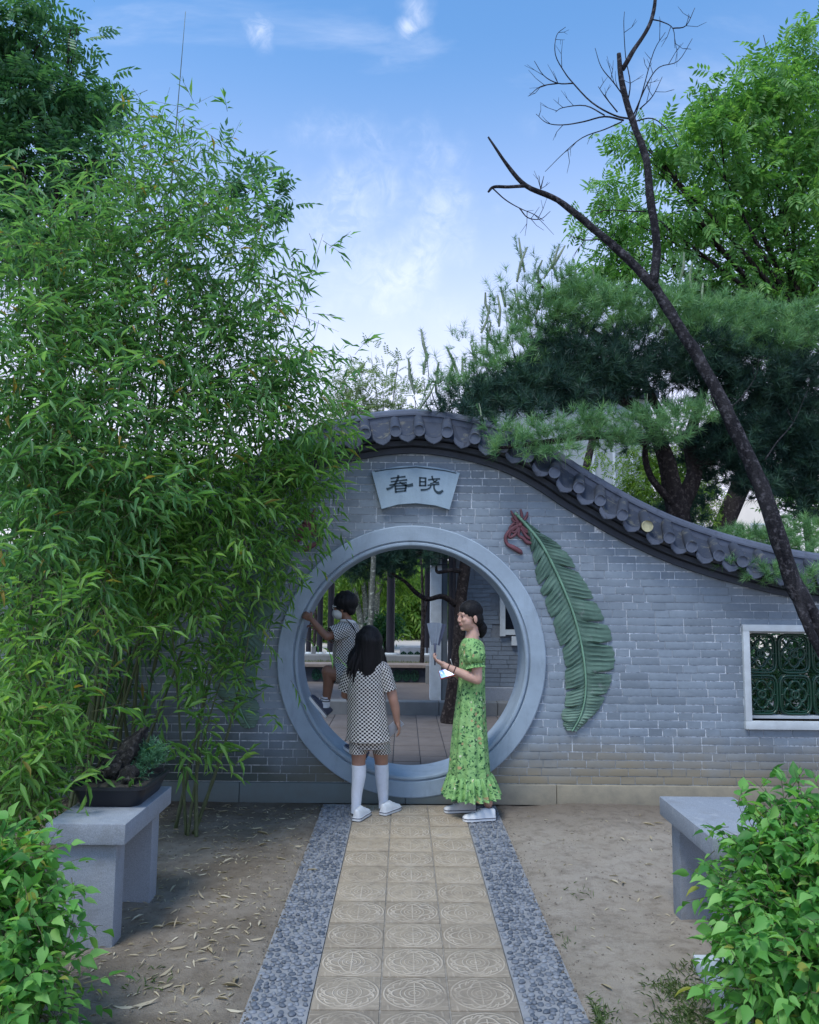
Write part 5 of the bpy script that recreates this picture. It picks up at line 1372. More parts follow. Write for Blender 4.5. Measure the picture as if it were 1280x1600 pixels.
V, F, _t = tufts([(np.array([tx + .115, ty + .06, tz + .20]), np.array([.075, .09, .075])), (np.array([tx + .09, ty - .02, tz + .13]), np.array([.045, .05, .045])), (np.array([tx+.15, ty+.12, tz+.19]), np.array([.05, .06, .05]))], 62000, per=16, nl=.024, wid=.004)
link('juniper_foliage', mesh_np('juniper_foliage', V - np.array([tx, ty, tz]), F, leafmat('juniper', (.04, .14, .07), (.075, .21, .11), (.14, .30, .17), .2, .5)), bon, kind='stuff')
mb = MB(); mb.tube([(tx + .07, ty + .02, tz + .08), (tx + .10, ty + .05, tz + .15), (tx + .12, ty + .07, tz + .22)], [.012, .009, .004], 7, smooth_path=4); mb.build('trunk', M_BARK, bon, smooth=True)

# fallen dry bamboo leaves on the soil; the clearest are objects, the crumbs one carpet
M_DRY = leafmat('dry bamboo leaf', (.30, .25, .16), (.42, .36, .25), (.55, .50, .39), .1, .7)
dl = [mesh_np('dry_leaf', LEAF_NARROW[0]*np.array([1, 1, s_]), LEAF_NARROW[1], M_DRY, True) for s_ in (.5, -.6, .9)]
def ground_z(x, y):
    i = max(0, min(len(xs)-2, int(np.searchsorted(xs, x))-1)); j = max(0, min(len(ys)-2, int(np.searchsorted(ys, y))-1))
    u = (x-xs[i])/(xs[i+1]-xs[i]); v = (y-ys[j])/(ys[j+1]-ys[j])
    return float(ZZ[j, i]*(1-u)*(1-v) + ZZ[j, i+1]*u*(1-v) + ZZ[j+1, i]*(1-u)*v + ZZ[j+1, i+1]*u*v)
for i in range(90):
    if i < 78: px, py = random.uniform(200, 470), 1262 + 338*random.random()**1.3
    else: px, py = random.uniform(960, 1060), random.uniform(1280, 1420)
    g_ = G(px, py)
    if -.66 < g_.x < .80: continue
    L = random.uniform(.045, .105)
    o = link('dry_leaf', random.choice(dl), None, (g_.x, g_.y, ground_z(g_.x, g_.y) + .010), (random.uniform(-.2, .2), random.uniform(-.25, .25), random.uniform(0, 6.28)))
    o.scale = (L*.95, L, L)
    if g_.x < 0: tag(o, 'dry straw coloured bamboo leaf fallen on the soil left of the path', 'fallen leaf', 'dry leaves on the left soil')
    else: tag(o, 'dry straw coloured leaf fallen on the soil right of the path', 'fallen leaf', 'dry leaves on the right soil')
for (px, py, lab) in ((497, 1362, 'pale fallen leaf lying alone on the left pebble border'), (958, 1545, 'pale fallen leaf beside the weeds on the right soil near the pebble border')):
    g_ = G(px, py); o = link('dry_leaf', dl[0], None, (g_.x, g_.y, .012 if px < 600 else ground_z(g_.x, g_.y)+.012), (0, .1, random.uniform(0, 3))); o.scale = (.11, .08, .08); tag(o, lab, 'fallen leaf')
N = 2300
gx = np.concatenate([rng.uniform(-2.6, -.64, N), rng.uniform(.78, 2.6, 160)]); gy = np.concatenate([rng.uniform(3.0, 6.3, N), rng.uniform(3.0, 6.3, 160)])
gz = np.array([ground_z(a_, b_) for a_, b_ in zip(gx, gy)]) + .005
d = unit(np.stack([rng.normal(size=len(gx)), rng.normal(size=len(gx)), rng.normal(0, .12, len(gx))], 1))
V, F = scatter(LEAF_NARROW[0]*np.array([1.0, 1, .6]), LEAF_NARROW[1], basis(d, UPV + rng.normal(size=d.shape)*.25), rng.uniform(.012, .055, len(gx)), np.stack([gx, gy, gz], 1))
link('leaf_litter', mesh_np('leaf_litter', V, F, M_DRY), kind='stuff')
# clods and small stones on the soil
N = 6000
gx = np.concatenate([rng.uniform(-2.6, -.62, N//2), rng.uniform(.75, 2.8, N//3), PATH_CX + rng.choice([-1, 1], N//4)*(.672 + np.abs(rng.normal(0, .05, N//4)) - .03)]); gy = rng.uniform(2.9, 6.35, len(gx))
gz = np.array([ground_z(a_, b_) for a_, b_ in zip(gx, gy)])
OCT = (np.array([[1, 0, 0], [0, 1, 0], [-1, 0, 0], [0, -1, 0], [0, 0, 1], [0, 0, -1]], float)*.5, np.array([[0, 1, 4], [1, 2, 4], [2, 3, 4], [3, 0, 4], [1, 0, 5], [2, 1, 5], [3, 2, 5], [0, 3, 5]]))
dd = unit(rng.normal(size=(len(gx), 3)))
V, F = scatter(OCT[0], OCT[1], basis(dd, unit(rng.normal(size=dd.shape))), np.stack([np.where(rng.random(len(gx)) < .2, rng.uniform(.010, .022, len(gx)), rng.uniform(.003, .010, len(gx)))]*3, 1)*rng.uniform(.5, 1, (len(gx), 3)), np.stack([gx, gy, np.where(np.abs(gx - PATH_CX) < .672, 0.0, gz)], 1))
link('soil_crumbs', mesh_np('soil_crumbs', V, F, simple('soil crumb', (.15, .13, .105), .95, .4, 50, 0)), kind='stuff')
# weeds
N = 1100; cs = [G(1075, 1555), G(1050, 1545), G(1095, 1590), G(932, 1580), G(928, 1592), G(492, 1437), G(470, 1450), G(230, 1530), G(905, 1400), G(880, 1470), G(1100, 1520), G(1060, 1590)]
wts = np.array([6, 4, 6, 2, 2, 1, 1, 1.2, .6, .6, 4, 5]); ci = rng.choice(len(cs), N, p=wts/wts.sum())
gx = np.array([cs[i].x for i in ci]) + rng.normal(0, .06, N); gy = np.array([cs[i].y for i in ci]) + rng.normal(0, .06, N)
gx = np.where((gx < .76) & (gx > 0), .78, gx); gz = np.array([ground_z(a_, b_) for a_, b_ in zip(gx, gy)]) + .002
d = unit(np.stack([rng.normal(0, .7, N), rng.normal(0, .7, N), np.full(N, .6)], 1))
V, F = scatter(LEAF_NARROW[0], LEAF_NARROW[1], basis(d, UPV + rng.normal(size=d.shape)*.5), np.stack([rng.uniform(.012, .026, N), rng.uniform(.015, .045, N), np.full(N, .03)], 1), np.stack([gx, gy, gz], 1))
link('weeds', mesh_np('weeds', V, F, leafmat('weed leaf', (.07, .13, .04), (.11, .18, .06), (.18, .24, .10), .3)), kind='stuff')
# ================================================================ people
M_SKIN = NT('skin')
def skin(name, c, lip):
    m = NT(name); f = m.noise(18, 4, .6)
    m.b.inputs['Subsurface Weight'].default_value = .12; m.b.inputs['Subsurface Radius'].default_value = (.02, .008, .004); m.b.inputs['Subsurface Scale'].default_value = .5
    return m.done(m.mix(m.ramp(f, .3, .7), tuple(x*.9 for x in c), tuple(x*1.08 for x in c)), .5, None, .35)
SK_W = skin('fair skin', (.52, .32, .25), 0); SK_G = skin('tan skin', (.36, .20, .145), 0); SK_B = skin('sun tanned skin', (.22, .115, .08), 0)
M_LIP = NT('lips').done((.42, .20, .17), .45); M_EYE = NT('dark eye').done((.012, .009, .008), .2)
def m_hair():
    m = NT('black hair'); f = m.noise(60, 4, .6, 'Object', stretch=(1, 1, .06))
    return m.done(m.mix(f, (.003, .0033, .0045), (.009, .009, .012)), .5, m.bump(f, 1.0, .012), .22)
M_HAIR = m_hair()
def m_check(name, cell, a, b):
    m = NT(name); t_ = m.n('ShaderNodeTexChecker'); t_.inputs['Scale'].default_value = 1/cell; t_.inputs['Color1'].default_value = (*a, 1); t_.inputs['Color2'].default_value = (*b, 1)
    m.l(m.coord('UV'), t_.inputs['Vector'])
    return m.done(t_.outputs['Color'], .85, m.bump(m.noise(11, 4, .55, dist=.8), .7, .03), .2)
M_CHK = m_check('checked cotton', .0136, (.62, .60, .56), (.030, .026, .030))
M_CHK_B = m_check('checked cotton fine', .0122, (.60, .59, .56), (.028, .025, .030))
def m_floral():
    m = NT('green floral cotton'); uv = m.coord('UV')
    def vor(s_, t_, off):
        mp = m.n('ShaderNodeMapping'); mp.inputs['Location'].default_value = off; m.l(uv, mp.inputs[0])
        v = m.n('ShaderNodeTexVoronoi'); v.inputs['Scale'].default_value = s_; v.inputs['Randomness'].default_value = 1.0
        nz_ = m.n('ShaderNodeTexNoise'); nz_.inputs['Scale'].default_value = s_*1.6; m.l(mp.outputs[0], nz_.inputs['Vector'])
        ad = m.n('ShaderNodeVectorMath', operation='MULTIPLY_ADD'); ad.inputs[1].default_value = (.045,)*3; m.l(nz_.outputs['Color'], ad.inputs[0]); m.l(mp.outputs[0], ad.inputs[2]); m.l(ad.outputs[0], v.inputs['Vector'])
        sp = m.n('ShaderNodeSeparateXYZ'); m.l(v.outputs['Color'], sp.inputs[0])
        return m.math('MULTIPLY', m.ramp(v.outputs['Distance'], t_, t_*.7), m.ramp(sp.outputs['X'], .35, .36))
    col = m.mix(m.ramp(m.noise(9, 4, .6, uv), .35, .65), (.175, .36, .12), (.29, .50, .20))
    col = m.mix(vor(26, .42, (3, 1, 0)), col, (.30, .52, .19))
    col = m.mix(vor(34, .40, (0, 0, 0)), col, (.020, .075, .035))
    col = m.mix(vor(48, .38, (11, 3, 0)), col, (.04, .14, .06))
    col = m.mix(vor(17, .24, (5, 2, 0)), col, (.42, .30, .16))
    col = m.mix(vor(19, .20, (7, 9, 0)), col, (.62, .66, .45))
    return m.done(col, .8, m.bump(m.noise(16, 4, .55, dist=.6), .6, .03), .2)
M_FLORAL = m_floral()
M_CANVAS = simple('white canvas', (.66, .68, .70), .8, .06, 30, .1, 200, .001); M_RUBBER = NT('white rubber').done((.68, .70, .72), .5); M_NAVY = simple('navy canvas', (.045, .052, .085), .8, .2, 30, .1); M_BLACK = NT('black rubber').done((.012, .012, .014), .6)
M_SOCK = simple('white knit', (.66, .69, .76), .9, .05, 40, .25, 220, .002)

def remeshed(name, mb, mats, root, voxel=.005, smooth=3, paint=None):
    me = mb.mesh(name + '_src', mats, ROOT[root])
    o = bpy.data.objects.new(name, me); COL.objects.link(o)
    r = o.modifiers.new('r', 'REMESH'); r.mode = 'VOXEL'; r.voxel_size = voxel
    s_ = o.modifiers.new('s', 'SMOOTH'); s_.factor = .5; s_.iterations = smooth
    dg = bpy.context.evaluated_depsgraph_get()
    me2 = bpy.data.meshes.new_from_object(o.evaluated_get(dg))
    bpy.data.objects.remove(o); bpy.data.meshes.remove(me)
    me2.name = name
    if not len(me2.materials):
        for m in (mats if isinstance(mats, list) else [mats]): me2.materials.append(m)
    n = len(me2.polygons); mi = np.zeros(n, dtype=np.int32)
    if paint:
        c = np.zeros(n*3, dtype=np.float32); me2.polygons.foreach_get('center', c); c = c.reshape(-1, 3) + np.array(ROOT[root], dtype=np.float32)
        mi = paint(c).astype(np.int32)
    me2.polygons.foreach_set('material_index', mi); me2.polygons.foreach_set('use_smooth', np.ones(n, dtype=bool))
    o = bpy.data.objects.new(name, me2); COL.objects.link(o); o.parent = root; ROOT[o] = ROOT[root]
    return o
def limbt(mb, pts, radii, n=14, sp=4):
    pts = [Vector(p) for p in pts]
    mb.tube(pts, radii, n, smooth_path=sp if len(pts) > 2 else 0)
    mb.ell(pts[0], radii[0]*.99, nu=14, nv=10); mb.ell(pts[-1], radii[-1]*.99, nu=14, nv=10)
class Frame:
    def __init__(s, c, f, up=(0, 0, 1), k=1.0):
        s.c = Vector(c); s.f = Vector(f).normalized(); u = Vector(up); s.s = s.f.cross(u).normalized(); s.u = s.s.cross(s.f).normalized(); s.k = k
        s.R = Matrix((s.s, s.f, s.u)).transposed()
    def __call__(s, x, y, z): return s.c + (s.s*x + s.f*y + s.u*z)*s.k
def head(mb, F):
    k = F.k
    def e(c, r): mb.ell(F(*c), [q_*k for q_ in r], F.R, 18, 14)
    e((0, -.004, .032), (.073, .092, .085)); e((0, .030, -.030), (.057, .060, .076)); e((0, .062, -.086), (.022, .021, .018)); e((0, .012, -.060), (.050, .052, .045))
    mb.tube([F(0, .086, .014), F(0, .097, -.012), F(0, .1015, -.027)], [.007*k, .009*k, .0095*k], 8); e((0, .098, -.029), (.012, .010, .008)); 
    for s_ in (-1, 1):
        e((.010*s_, .092, -.033), (.008, .008, .007)); e((.030*s_, .080, .021), (.020, .010, .006)); e((.034*s_, .070, -.020), (.022, .018, .018)); e((.032*s_, .044, -.036), (.026, .038, .036)); e((.020*s_, .066, -.052), (.017, .017, .026)); e((.074*s_, -.008, -.018), (.008, .017, .030)); e((.031*s_, .079, .004), (.014, .008, .008))
    e((0, .0870, -.0520), (.019, .008, .0048)); e((0, .0862, -.0600), (.016, .008, .0052))
    mb.tube([F(0, -.012, -.05), F(0, -.022, -.10), F(0, -.026, -.145)], [.046*k, .043*k, .050*k], 14)
def face_bits(F, root, eyes=True):
    for s_ in (-1, 1):
        mb = MB(); mb.ell(F(.031*s_, .0845, .0045), (.0125*F.k, .006*F.k, .0048*F.k), F.R, 10, 8); mb.build('eye', M_EYE, root, smooth=True)
        mb = MB(); mb.tube([F(.014*s_, .0870, .0225), F(.030*s_, .0845, .0265), F(.046*s_, .073, .022)], [.0014*F.k, .0020*F.k, .0010*F.k], 6, smooth_path=3); mb.build('eyebrow', M_HAIR, root, smooth=True)
def lips_paint(F):
    def f(c):
        d = c - np.array(F.c); y = d @ np.array(F.f)/F.k; z = d @ np.array(F.u)/F.k; x = np.abs(d @ np.array(F.s))/F.k
        return ((y > .083) & (z > -.0665) & (z < -.0465) & (x < .021 - .5*np.abs(z + .056))).astype(int)
    return f
def hand(mb, wrist, d, nrm, th, curl=.5, k=1.0, spread=.10):
    """palm, four unequal bent fingers and a thumb leaving the side of the palm"""
    w = Vector(wrist); d = Vector(d).normalized(); nrm = Vector(nrm); nrm = (nrm - d*nrm.dot(d)).normalized(); th = Vector(th); th = (th - d*th.dot(d) - nrm*th.dot(nrm)).normalized()
    R = Matrix((th, d, nrm)).transposed()
    mb.ell(w + d*.046*k, (.037*k, .050*k, .0165*k), R, 14, 10); mb.tube([w - d*.02*k, w + d*.03*k], [.024*k, .026*k], 10)
    for off, L, r, c_ in ((.029, .066, .0086, 1.0), (.010, .074, .0088, 1.05), (-.010, .068, .0084, 1.15), (-.028, .053, .0074, 1.25)):
        p = w + d*(.082 - abs(off)*.35)*k + th*off*k; a = 0; pts = [p - d*.025*k, p]; dirv = (d + th*off*spread*45*.2).normalized()
        for seg, ang in ((.46, .45), (.30, .75), (.24, .6)):
            a += curl*c_*ang; pts.append(pts[-1] + (dirv*math.cos(a) + nrm*math.sin(a))*L*seg*k)
        mb.tube(pts, [r*k, r*k*1.02, r*k, r*k*.93, r*k*.75], 8); mb.ell(pts[-1], r*k*.75, nu=8, nv=6)
    p = w + d*.022*k + th*.026*k; q1 = p + (th*.75 + d*.65 + nrm*.25).normalized()*.034*k; q2 = q1 + (th*.25 + d*.9 + nrm*(.25 + curl*.4)).normalized()*.030*k
    mb.tube([p - th*.012*k, p, q1, q2], [.012*k, .0125*k, .0105*k, .008*k], 8); mb.ell(q2, .008*k, nu=8, nv=6)
def loft(mb, rings, n=64, fold=None, mi=0, inner=True):
    """rings: (centre, half width vector a, half depth vector b[, power]); fold(i, th) scales the radius"""
    vs, us = [], []; acc = 0; prev = None
    for i, rg in enumerate(rings):
        c, a_, b_ = Vector(rg[0]), Vector(rg[1]), Vector(rg[2]); e = rg[3] if len(rg) > 3 else 2.0
        if prev is not None: acc += (c - prev).length if (c-prev).length > .004 else (a_.length - pa)*-1 if a_.length < pa else .006
        prev, pa = c, a_.length
        per = PI*(a_.length + b_.length); perim = per
        for k in range(n):
            th = 2*PI*k/n; cx, sx = math.cos(th), math.sin(th); q_ = (abs(cx)**e + abs(sx)**e)**(-1/e); f = fold(i, th) if fold else 1.0
            vs.append(c + (a_*cx + b_*sx)*q_*f)
        us.append(acc)
    ref = max(PI*(Vector(r_[1]).length + Vector(r_[2]).length) for r_ in rings)
    ref = sorted(PI*(Vector(r_[1]).length + Vector(r_[2]).length) for r_ in rings)[len(rings)//2]
    fs, uvs = [], []
    for i in range(len(rings)-1):
        for k in range(n):
            k2 = (k+1) % n; fs.append((i*n+k, i*n+k2, (i+1)*n+k2, (i+1)*n+k))
            uvs.append(((k/n*ref, us[i]), ((k+1)/n*ref, us[i]), ((k+1)/n*ref, us[i+1]), (k/n*ref, us[i+1])))
    mb.add(vs, fs, mi, uvs)
def interp_rings(keys, m):
    """smooth rings between keys: (z-order) list of (c, a, b)"""
    C, _ = catmull([Vector(k[0]) for k in keys], [1]*len(keys), m); A_, _ = catmull([Vector(k[1]) for k in keys], [1]*len(keys), m); B2, _ = catmull([Vector(k[2]) for k in keys], [1]*len(keys), m)
    return list(zip(C, A_, B2))
def shoe(root, heel, fd, up, L=.235, W=.086, upper=None, sole=None, stripe=None, ankle=.085, low=True):
    """low canvas shoe: sole with a dark line, rounded toe, tongue and laces"""
    upper = upper or M_CANVAS; sole = sole or M_RUBBER
    F = Frame(heel, fd, up)
    def outline(t):  # half widths along the foot
        return W*.5*np.interp(t, [0, .02, .06, .15, .4, .7, .88, .95, .985, 1.0], [.30, .58, .72, .80, .82, 1.0, .94, .76, .52, .30])
    ts = [0, .02, .05, .1, .2, .3, .4, .5, .6, .7, .8, .88, .93, .97, 1.0]
    s_o = bpy.data.objects.new('shoe', None)
    ub = MB(); vs = []; n = 14; hs = np.interp(ts, [0, .05, .2, .34, .45, .6, .8, .92, 1.0], [ankle*.90, ankle, ankle*.97, ankle*1.08, ankle*.95, ankle*.74, ankle*.60, ankle*.55, ankle*.42])
    for t, h in zip(ts, hs):
        hw = outline(t)*.96
        for k in range(n):
            a = PI*k/(n-1); c_, s2 = math.cos(a), math.sin(a)
            top = .55 if .05 < t < .36 else 1.0
            vs.append(F(hw*math.copysign(abs(c_)**.75, c_)*(1 - .30*s2*(t < .4)), t*L, .020 + (h-.020)*s2**.8))
    fs = [(i*n+k, i*n+k+1, (i+1)*n+k+1, (i+1)*n+k) for i in range(len(ts)-1) for k in range(n-1)]
    fs += [tuple(range(n)), tuple((len(ts)-1)*n + k for k in range(n))] + [(i*n, (i+1)*n, (i+1)*n+n-1, i*n+n-1) for i in range(len(ts)-1)]
    ub.add(vs, fs); sh = ub.build('shoe', upper, root, smooth=50)
    sb = MB(); po = [(outline(t)*1.06, t*L*1.02 - .003) for t in ts]; poly = po + [(-x_, y_) for x_, y_ in reversed(po)]
    for z0, z1, mi, gr in ((0, .006, 1, 1.0), (.006, .027, 0, 1.0)):
        m0 = len(poly); vs = [F(x_*gr, y_, z0) for x_, y_ in poly] + [F(x_*gr*.985, y_, z1) for x_, y_ in poly]
        fs = [tuple(range(m0-1, -1, -1)), tuple(range(m0, 2*m0))] + [(i, (i+1) % m0, m0+(i+1) % m0, m0+i) for i in range(m0)]
        sb.add(vs, fs, mi)
    # thin dark line round the sole
    sb.tube([F(x_*1.0, y_, .0235) for x_, y_ in poly] + [F(poly[0][0], poly[0][1], .0235)], .0030, 5, 2, cap=False)
    sb.build('sole', [sole, stripe or M_BLACK, M_NAVY], sh)
    lb = MB()
    for j in range(4):
        t = .42 + j*.085; h = float(np.interp(t, ts, hs)); hw = outline(t)*.5
        lb.tube([F(-hw, t*L, h*.93), F(0, t*L + .004, h + .005), F(hw, t*L + .008, h*.93)], .0032, 5, smooth_path=2)
    lb.build('laces', M_RUBBER, sh, smooth=True)
    return sh

# ---------------------------------------------------------------- woman in the green dress
YWM = 6.12
wb = G(742, 1275)
wom = thing('person', 'woman in long green floral ruffled dress and white sneakers standing by the moon gate', 'person', (wb.x, YWM, 0))
W = lambda px, py, dy=0.0: P(px, py, YWM + dy)
fw = Vector((-.91, -.41, -.02))
HF = Frame(W(734.5, 964), fw, (-.04, 0, 1), 1.0)
mb = MB(); head(mb, HF)
sw = Vector((.295, -.955, 0))     # her left
nb_ = W(737, 1001); chest = W(738, 1025); waist = W(737, 1070); hip = W(736, 1105)
mb.tube([HF(0, -.022, -.10), nb_], [.043, .058], 12)
limbt(mb, [nb_ + Vector((0, 0, -.03)), chest, waist, hip], [.070, .092, .080, .092])
shl, shr = W(739, 1012, -.155), W(733, 1010, .155)
limbt(mb, [shl + Vector((0, .03, 0)), shr - Vector((0, .03, 0))], [.052, .052])
elb, wr = W(746, 1062, -.19), W(697, 1041, -.16)
limbt(mb, [shl, shl.lerp(elb, .5) + Vector((.01, 0, 0)), elb], [.048, .043, .036]); limbt(mb, [elb, elb.lerp(wr, .35) + Vector((0, 0, -.004)), wr], [.036, .036, .024])
hand(mb, wr + (W(690, 1036, -.15) - wr)*.2, W(676, 1029, -.14) - wr, (0, .25, .97), (.1, .9, .15), .75, .92)
elr, wrr = W(735, 1068, .19), W(712, 1053, .02)
limbt(mb, [shr, shr.lerp(elr, .5), elr], [.048, .043, .036]); limbt(mb, [elr, elr.lerp(wrr, .4), wrr], [.036, .034, .024])
hand(mb, wrr, W(700, 1052, -.03) - wrr, (.1, .2, 1), (-.3, -.9, .2), .9, .92)
anl, anr = W(763, 1258, -.06), W(736, 1247, .10)
limbt(mb, [W(739, 1110, -.06), W(748, 1185, -.07), W(760, 1225, -.06), anl + Vector((0, 0, .01))], [.062, .046, .042, .033]); limbt(mb, [W(734, 1110, .06), W(734, 1185, .08), W(736, 1220, .10), anr], [.062, .046, .042, .033])
body = remeshed('body', mb, [SK_W, M_LIP], wom, .0048, 3, lips_paint(HF))
face_bits(HF, wom)
# hair swept back into a low bun
mb = MB()
mb.ell(HF(0, -.009, .043), (.0795, .0965, .0875), HF.R, 20, 16); mb.ell(HF(0, -.052, -.018), (.068, .058, .066), HF.R, 16, 12)
for s_ in (-1, 1):
    mb.ell(HF(.046*s_, -.016, .046), (.034, .074, .062), HF.R, 14, 10); mb.ell(HF(.056*s_, -.034, -.008), (.024, .044, .048), HF.R, 14, 10)
mb.tube([HF(0, -.085, -.050), HF(.004, -.102, -.085), HF(.01, -.106, -.125), HF(.012, -.098, -.165)], [.034, .045, .036, .010], 10, smooth_path=4); mb.ell(HF(0, -.100, -.082), (.040, .036, .048), HF.R)
remeshed('hair', mb, M_HAIR, wom, .005, 2)
# dress
keys = [(996.5, 727, 742.5, .060), (1001, 722.5, 751, .105), (1008, 719.5, 756, .165), (1020, 718.5, 757.5, .165), (1040, 718, 757, .150), (1070, 716, 757, .150), (1110, 711.5, 758, .165), (1150, 707.5, 760.5, .185), (1185, 705, 763, .20), (1210, 703.5, 765.5, .21)]
kr = [(W((a+b)/2, y), Vector(((b-a)/2*PX(YWM), 0, 0)), Vector((0, dp, 0))) for y, a, b, dp in keys]
rings = interp_rings(kr, 6)
def dress_fold(i, th):
    t = i/len(rings); A = .015 + .085*max(0, t - .22)
    return 1 + A*(.6*math.cos(9*th + .7 + 1.2*t) + .5*math.cos(14*th + 2 - t*2) + .35*math.cos(5*th - t*3))*min(1, t*3)
mb = MB(); loft(mb, rings, 110, dress_fold)
dress = mb.build('dress', M_FLORAL, wom, smooth=True, fix=True)
hem_k = [(1207, 703.5, 766, .212), (1210, 702, 768, .222), (1216, 700.5, 770.5, .238), (1227, 698, 774, .252), (1241, 694.5, 778, .268)]
hr = interp_rings([(W((a+b)/2, y), Vector(((b-a)/2*PX(YWM), 0, 0)), Vector((0, dp, 0))) for y, a, b, dp in hem_k], 4)
mb = MB(); loft(mb, hr, 220, lambda i, th: 1 + (.02 + .085*i/len(hr))*(math.cos(24*th + .6*math.sin(3*th)) + .45*math.cos(41*th + 1)))
mb.build('hem_ruffle', M_FLORAL, dress, smooth=True)
for (sh_, el_, sg) in ((shl, elb, -1), (shr, elr, 1)):
    ax = (el_ - sh_).normalized(); u1 = Vector((1, 0, 0)); u1 = (u1 - ax*u1.dot(ax)).normalized(); u2 = ax.cross(u1)
    ks = [(-.055, .045), (-.02, .073), (.03, .085), (.075, .087), (.105, .075), (.120, .052)]
    rg = interp_rings([(sh_ + ax*d_, u1*r_*.92, u2*r_) for d_, r_ in ks], 4)
    mb = MB(); loft(mb, rg, 70, lambda i, th: 1 + .05*min(1, i/8)*math.cos(11*th + sg) + .02*math.cos(5*th)); sl = mb.build('sleeve', M_FLORAL, dress, smooth=True)
    rg = interp_rings([(sh_ + ax*d_, u1*r_, u2*r_) for d_, r_ in ((.116, .051), (.128, .058), (.150, .070))], 4)
    mb = MB(); loft(mb, rg, 120, lambda i, th: 1 + .11*i/8*math.cos(15*th)); mb.build('sleeve_ruffle', M_FLORAL, dress, smooth=True)
def toeside(a, b, dy): return W(a, b, dy)
h1 = G(775, 1281.5); h2 = G(743, 1269)
shoe(wom, (h1.x - .005, h1.y, .0), (-.98, -.18, 0), (0, 0, 1), .242, .088); shoe(wom, (h2.x, h2.y, .0), (-.99, -.10, 0), (0, 0, 1), .238, .086)
# wristbands
for q_, r_ in ((.72, .0275), (.92, .0252)):
    c = elb.lerp(wr, q_); ax = (wr-elb).normalized(); u1 = ax.orthogonal().normalized(); u2 = ax.cross(u1)
    mb = MB(); mb.tube([c + (u1*math.cos(a) + u2*math.sin(a))*r_*1.05 for a in np.linspace(0, 2*PI, 25)], .0036, 6, cap=False); mb.build('bracelet', simple('dark red cord', (.05, .012, .014), .6, .2, 30, 0), wom, smooth=True)
# phone with a lit screen in a red case, and a fan in the raised hand
pc = W(699.5, 1051.5, -.075)
ph = thing('phone', 'phone with bright blue screen and red case held by the woman', 'phone', tuple(pc))
Rp = Matrix.Rotation(math.radians(-16), 3, 'Y') @ Matrix.Rotation(math.radians(52), 3, 'X')
mb = MB(); mb.box(pc, (.125, .074, .010), M=Rp, bev=.003); mb.build('case', NT('red case').done((.55, .06, .03), .4), ph, smooth=30)
ms = NT('lit screen'); ms.b.inputs['Emission Color'].default_value = (.10, .38, .95, 1); ms.b.inputs['Emission Strength'].default_value = .75
g1 = ms.ramp(ms.noise(16, 2, .5), .4, .6); ms.l(ms.mix(g1, (.03, .20, .85), (.45, .75, 1.0)), ms.b.inputs['Emission Color']); ms.done((.02, .03, .05), .15)
mb = MB(); mb.box(pc + Rp @ Vector((-.006, 0, .006)), (.104, .064, .003), M=Rp); mb.build('screen', ms.mat, ph)
mb = MB(); mb.tube([pc + Vector((.045, 0, .02)), W(707, 1040, -.12), W(704, 1030, -.16)], .0035, 6, smooth_path=4); mb.build('wrist_strap', M_RUBBER, ph, smooth=True)
fc = W(679, 1033, -.13)
fan_ = thing('hand_fan', 'grey hand fan held upright in the raised hand of the woman', 'fan', tuple(fc))
M_FAN = simple('grey fan paper', (.17, .205, .255), .6, .15, 20, 0); M_FAN2 = simple('navy fan edge', (.035, .045, .085), .6, .2, 20, 0)
R0, R1 = .12, .285
for j in range(9):
    a0 = math.radians(70 + j*3.6); a1 = a0 + math.radians(4.4)
    def fp(r, a, dy): return fc + Vector((math.cos(a)*r*.9, dy, math.sin(a)*r))
    mb = MB(); dy = .004*(j % 2)
    quad = [fp(R0, a0, dy), fp(R0, a1, .004 - dy), fp(R1, a1, .004 - dy), fp(R1, a0, dy)]
    vs = quad + [v + Vector((0, .0016, 0)) for v in quad]
    mb.add(vs, [(0, 1, 2, 3), (7, 6, 5, 4), (0, 4, 5, 1), (1, 5, 6, 2), (2, 6, 7, 3), (3, 7, 4, 0)], 0); mb.build('fan_leaf', M_FAN2 if j < 2 else M_FAN, fan_)
mb = MB(); mb.tube([fc + Vector((.004, .004, -.03)), fp(R0 + .01, math.radians(88), .004)], [.006, .012], 6); mb.build('fan_handle', M_FAN2, fan_, smooth=True)

# ---------------------------------------------------------------- girl from behind
YG = 6.06
gb = G(578, 1275)
girl = thing('person', 'girl with long black hair seen from behind in checked shirt, shorts and white knee socks', 'person', (gb.x, YG, 0))
W = lambda px, py, dy=0.0: P(px, py, YG + dy)
k_ = PX(YG)
HG = Frame(W(576, 1003), (-.25, .95, .10), (.02, 0, 1), .93)
mb = MB(); head(mb, HG)
nbg = W(577, 1030); mb.tube([HG(0, -.02, -.10), nbg], [.040, .05], 12)
limbt(mb, [nbg + Vector((0, 0, -.03)), W(577, 1060), W(577, 1110), W(577, 1150)], [.07, .10, .095, .11])
gl, gr = W(551, 1049), W(598, 1049); limbt(mb, [gl, gr], [.040, .040])
ger, gwr = W(615, 1095, -.02), W(620.5, 1126, .0)
limbt(mb, [gr, gr.lerp(ger, .5) + Vector((.012, 0, 0)), ger], [.040, .042, .036]); limbt(mb, [ger, ger.lerp(gwr, .4) + Vector((.004, 0, 0)), gwr], [.036, .034, .024])
hand(mb, gwr, W(626, 1146, .02) - gwr, (-1, .1, 0), (-.1, 1, .1), .55, .88)
gel, gwl = W(540, 1085, .10), W(548, 1085, .32)
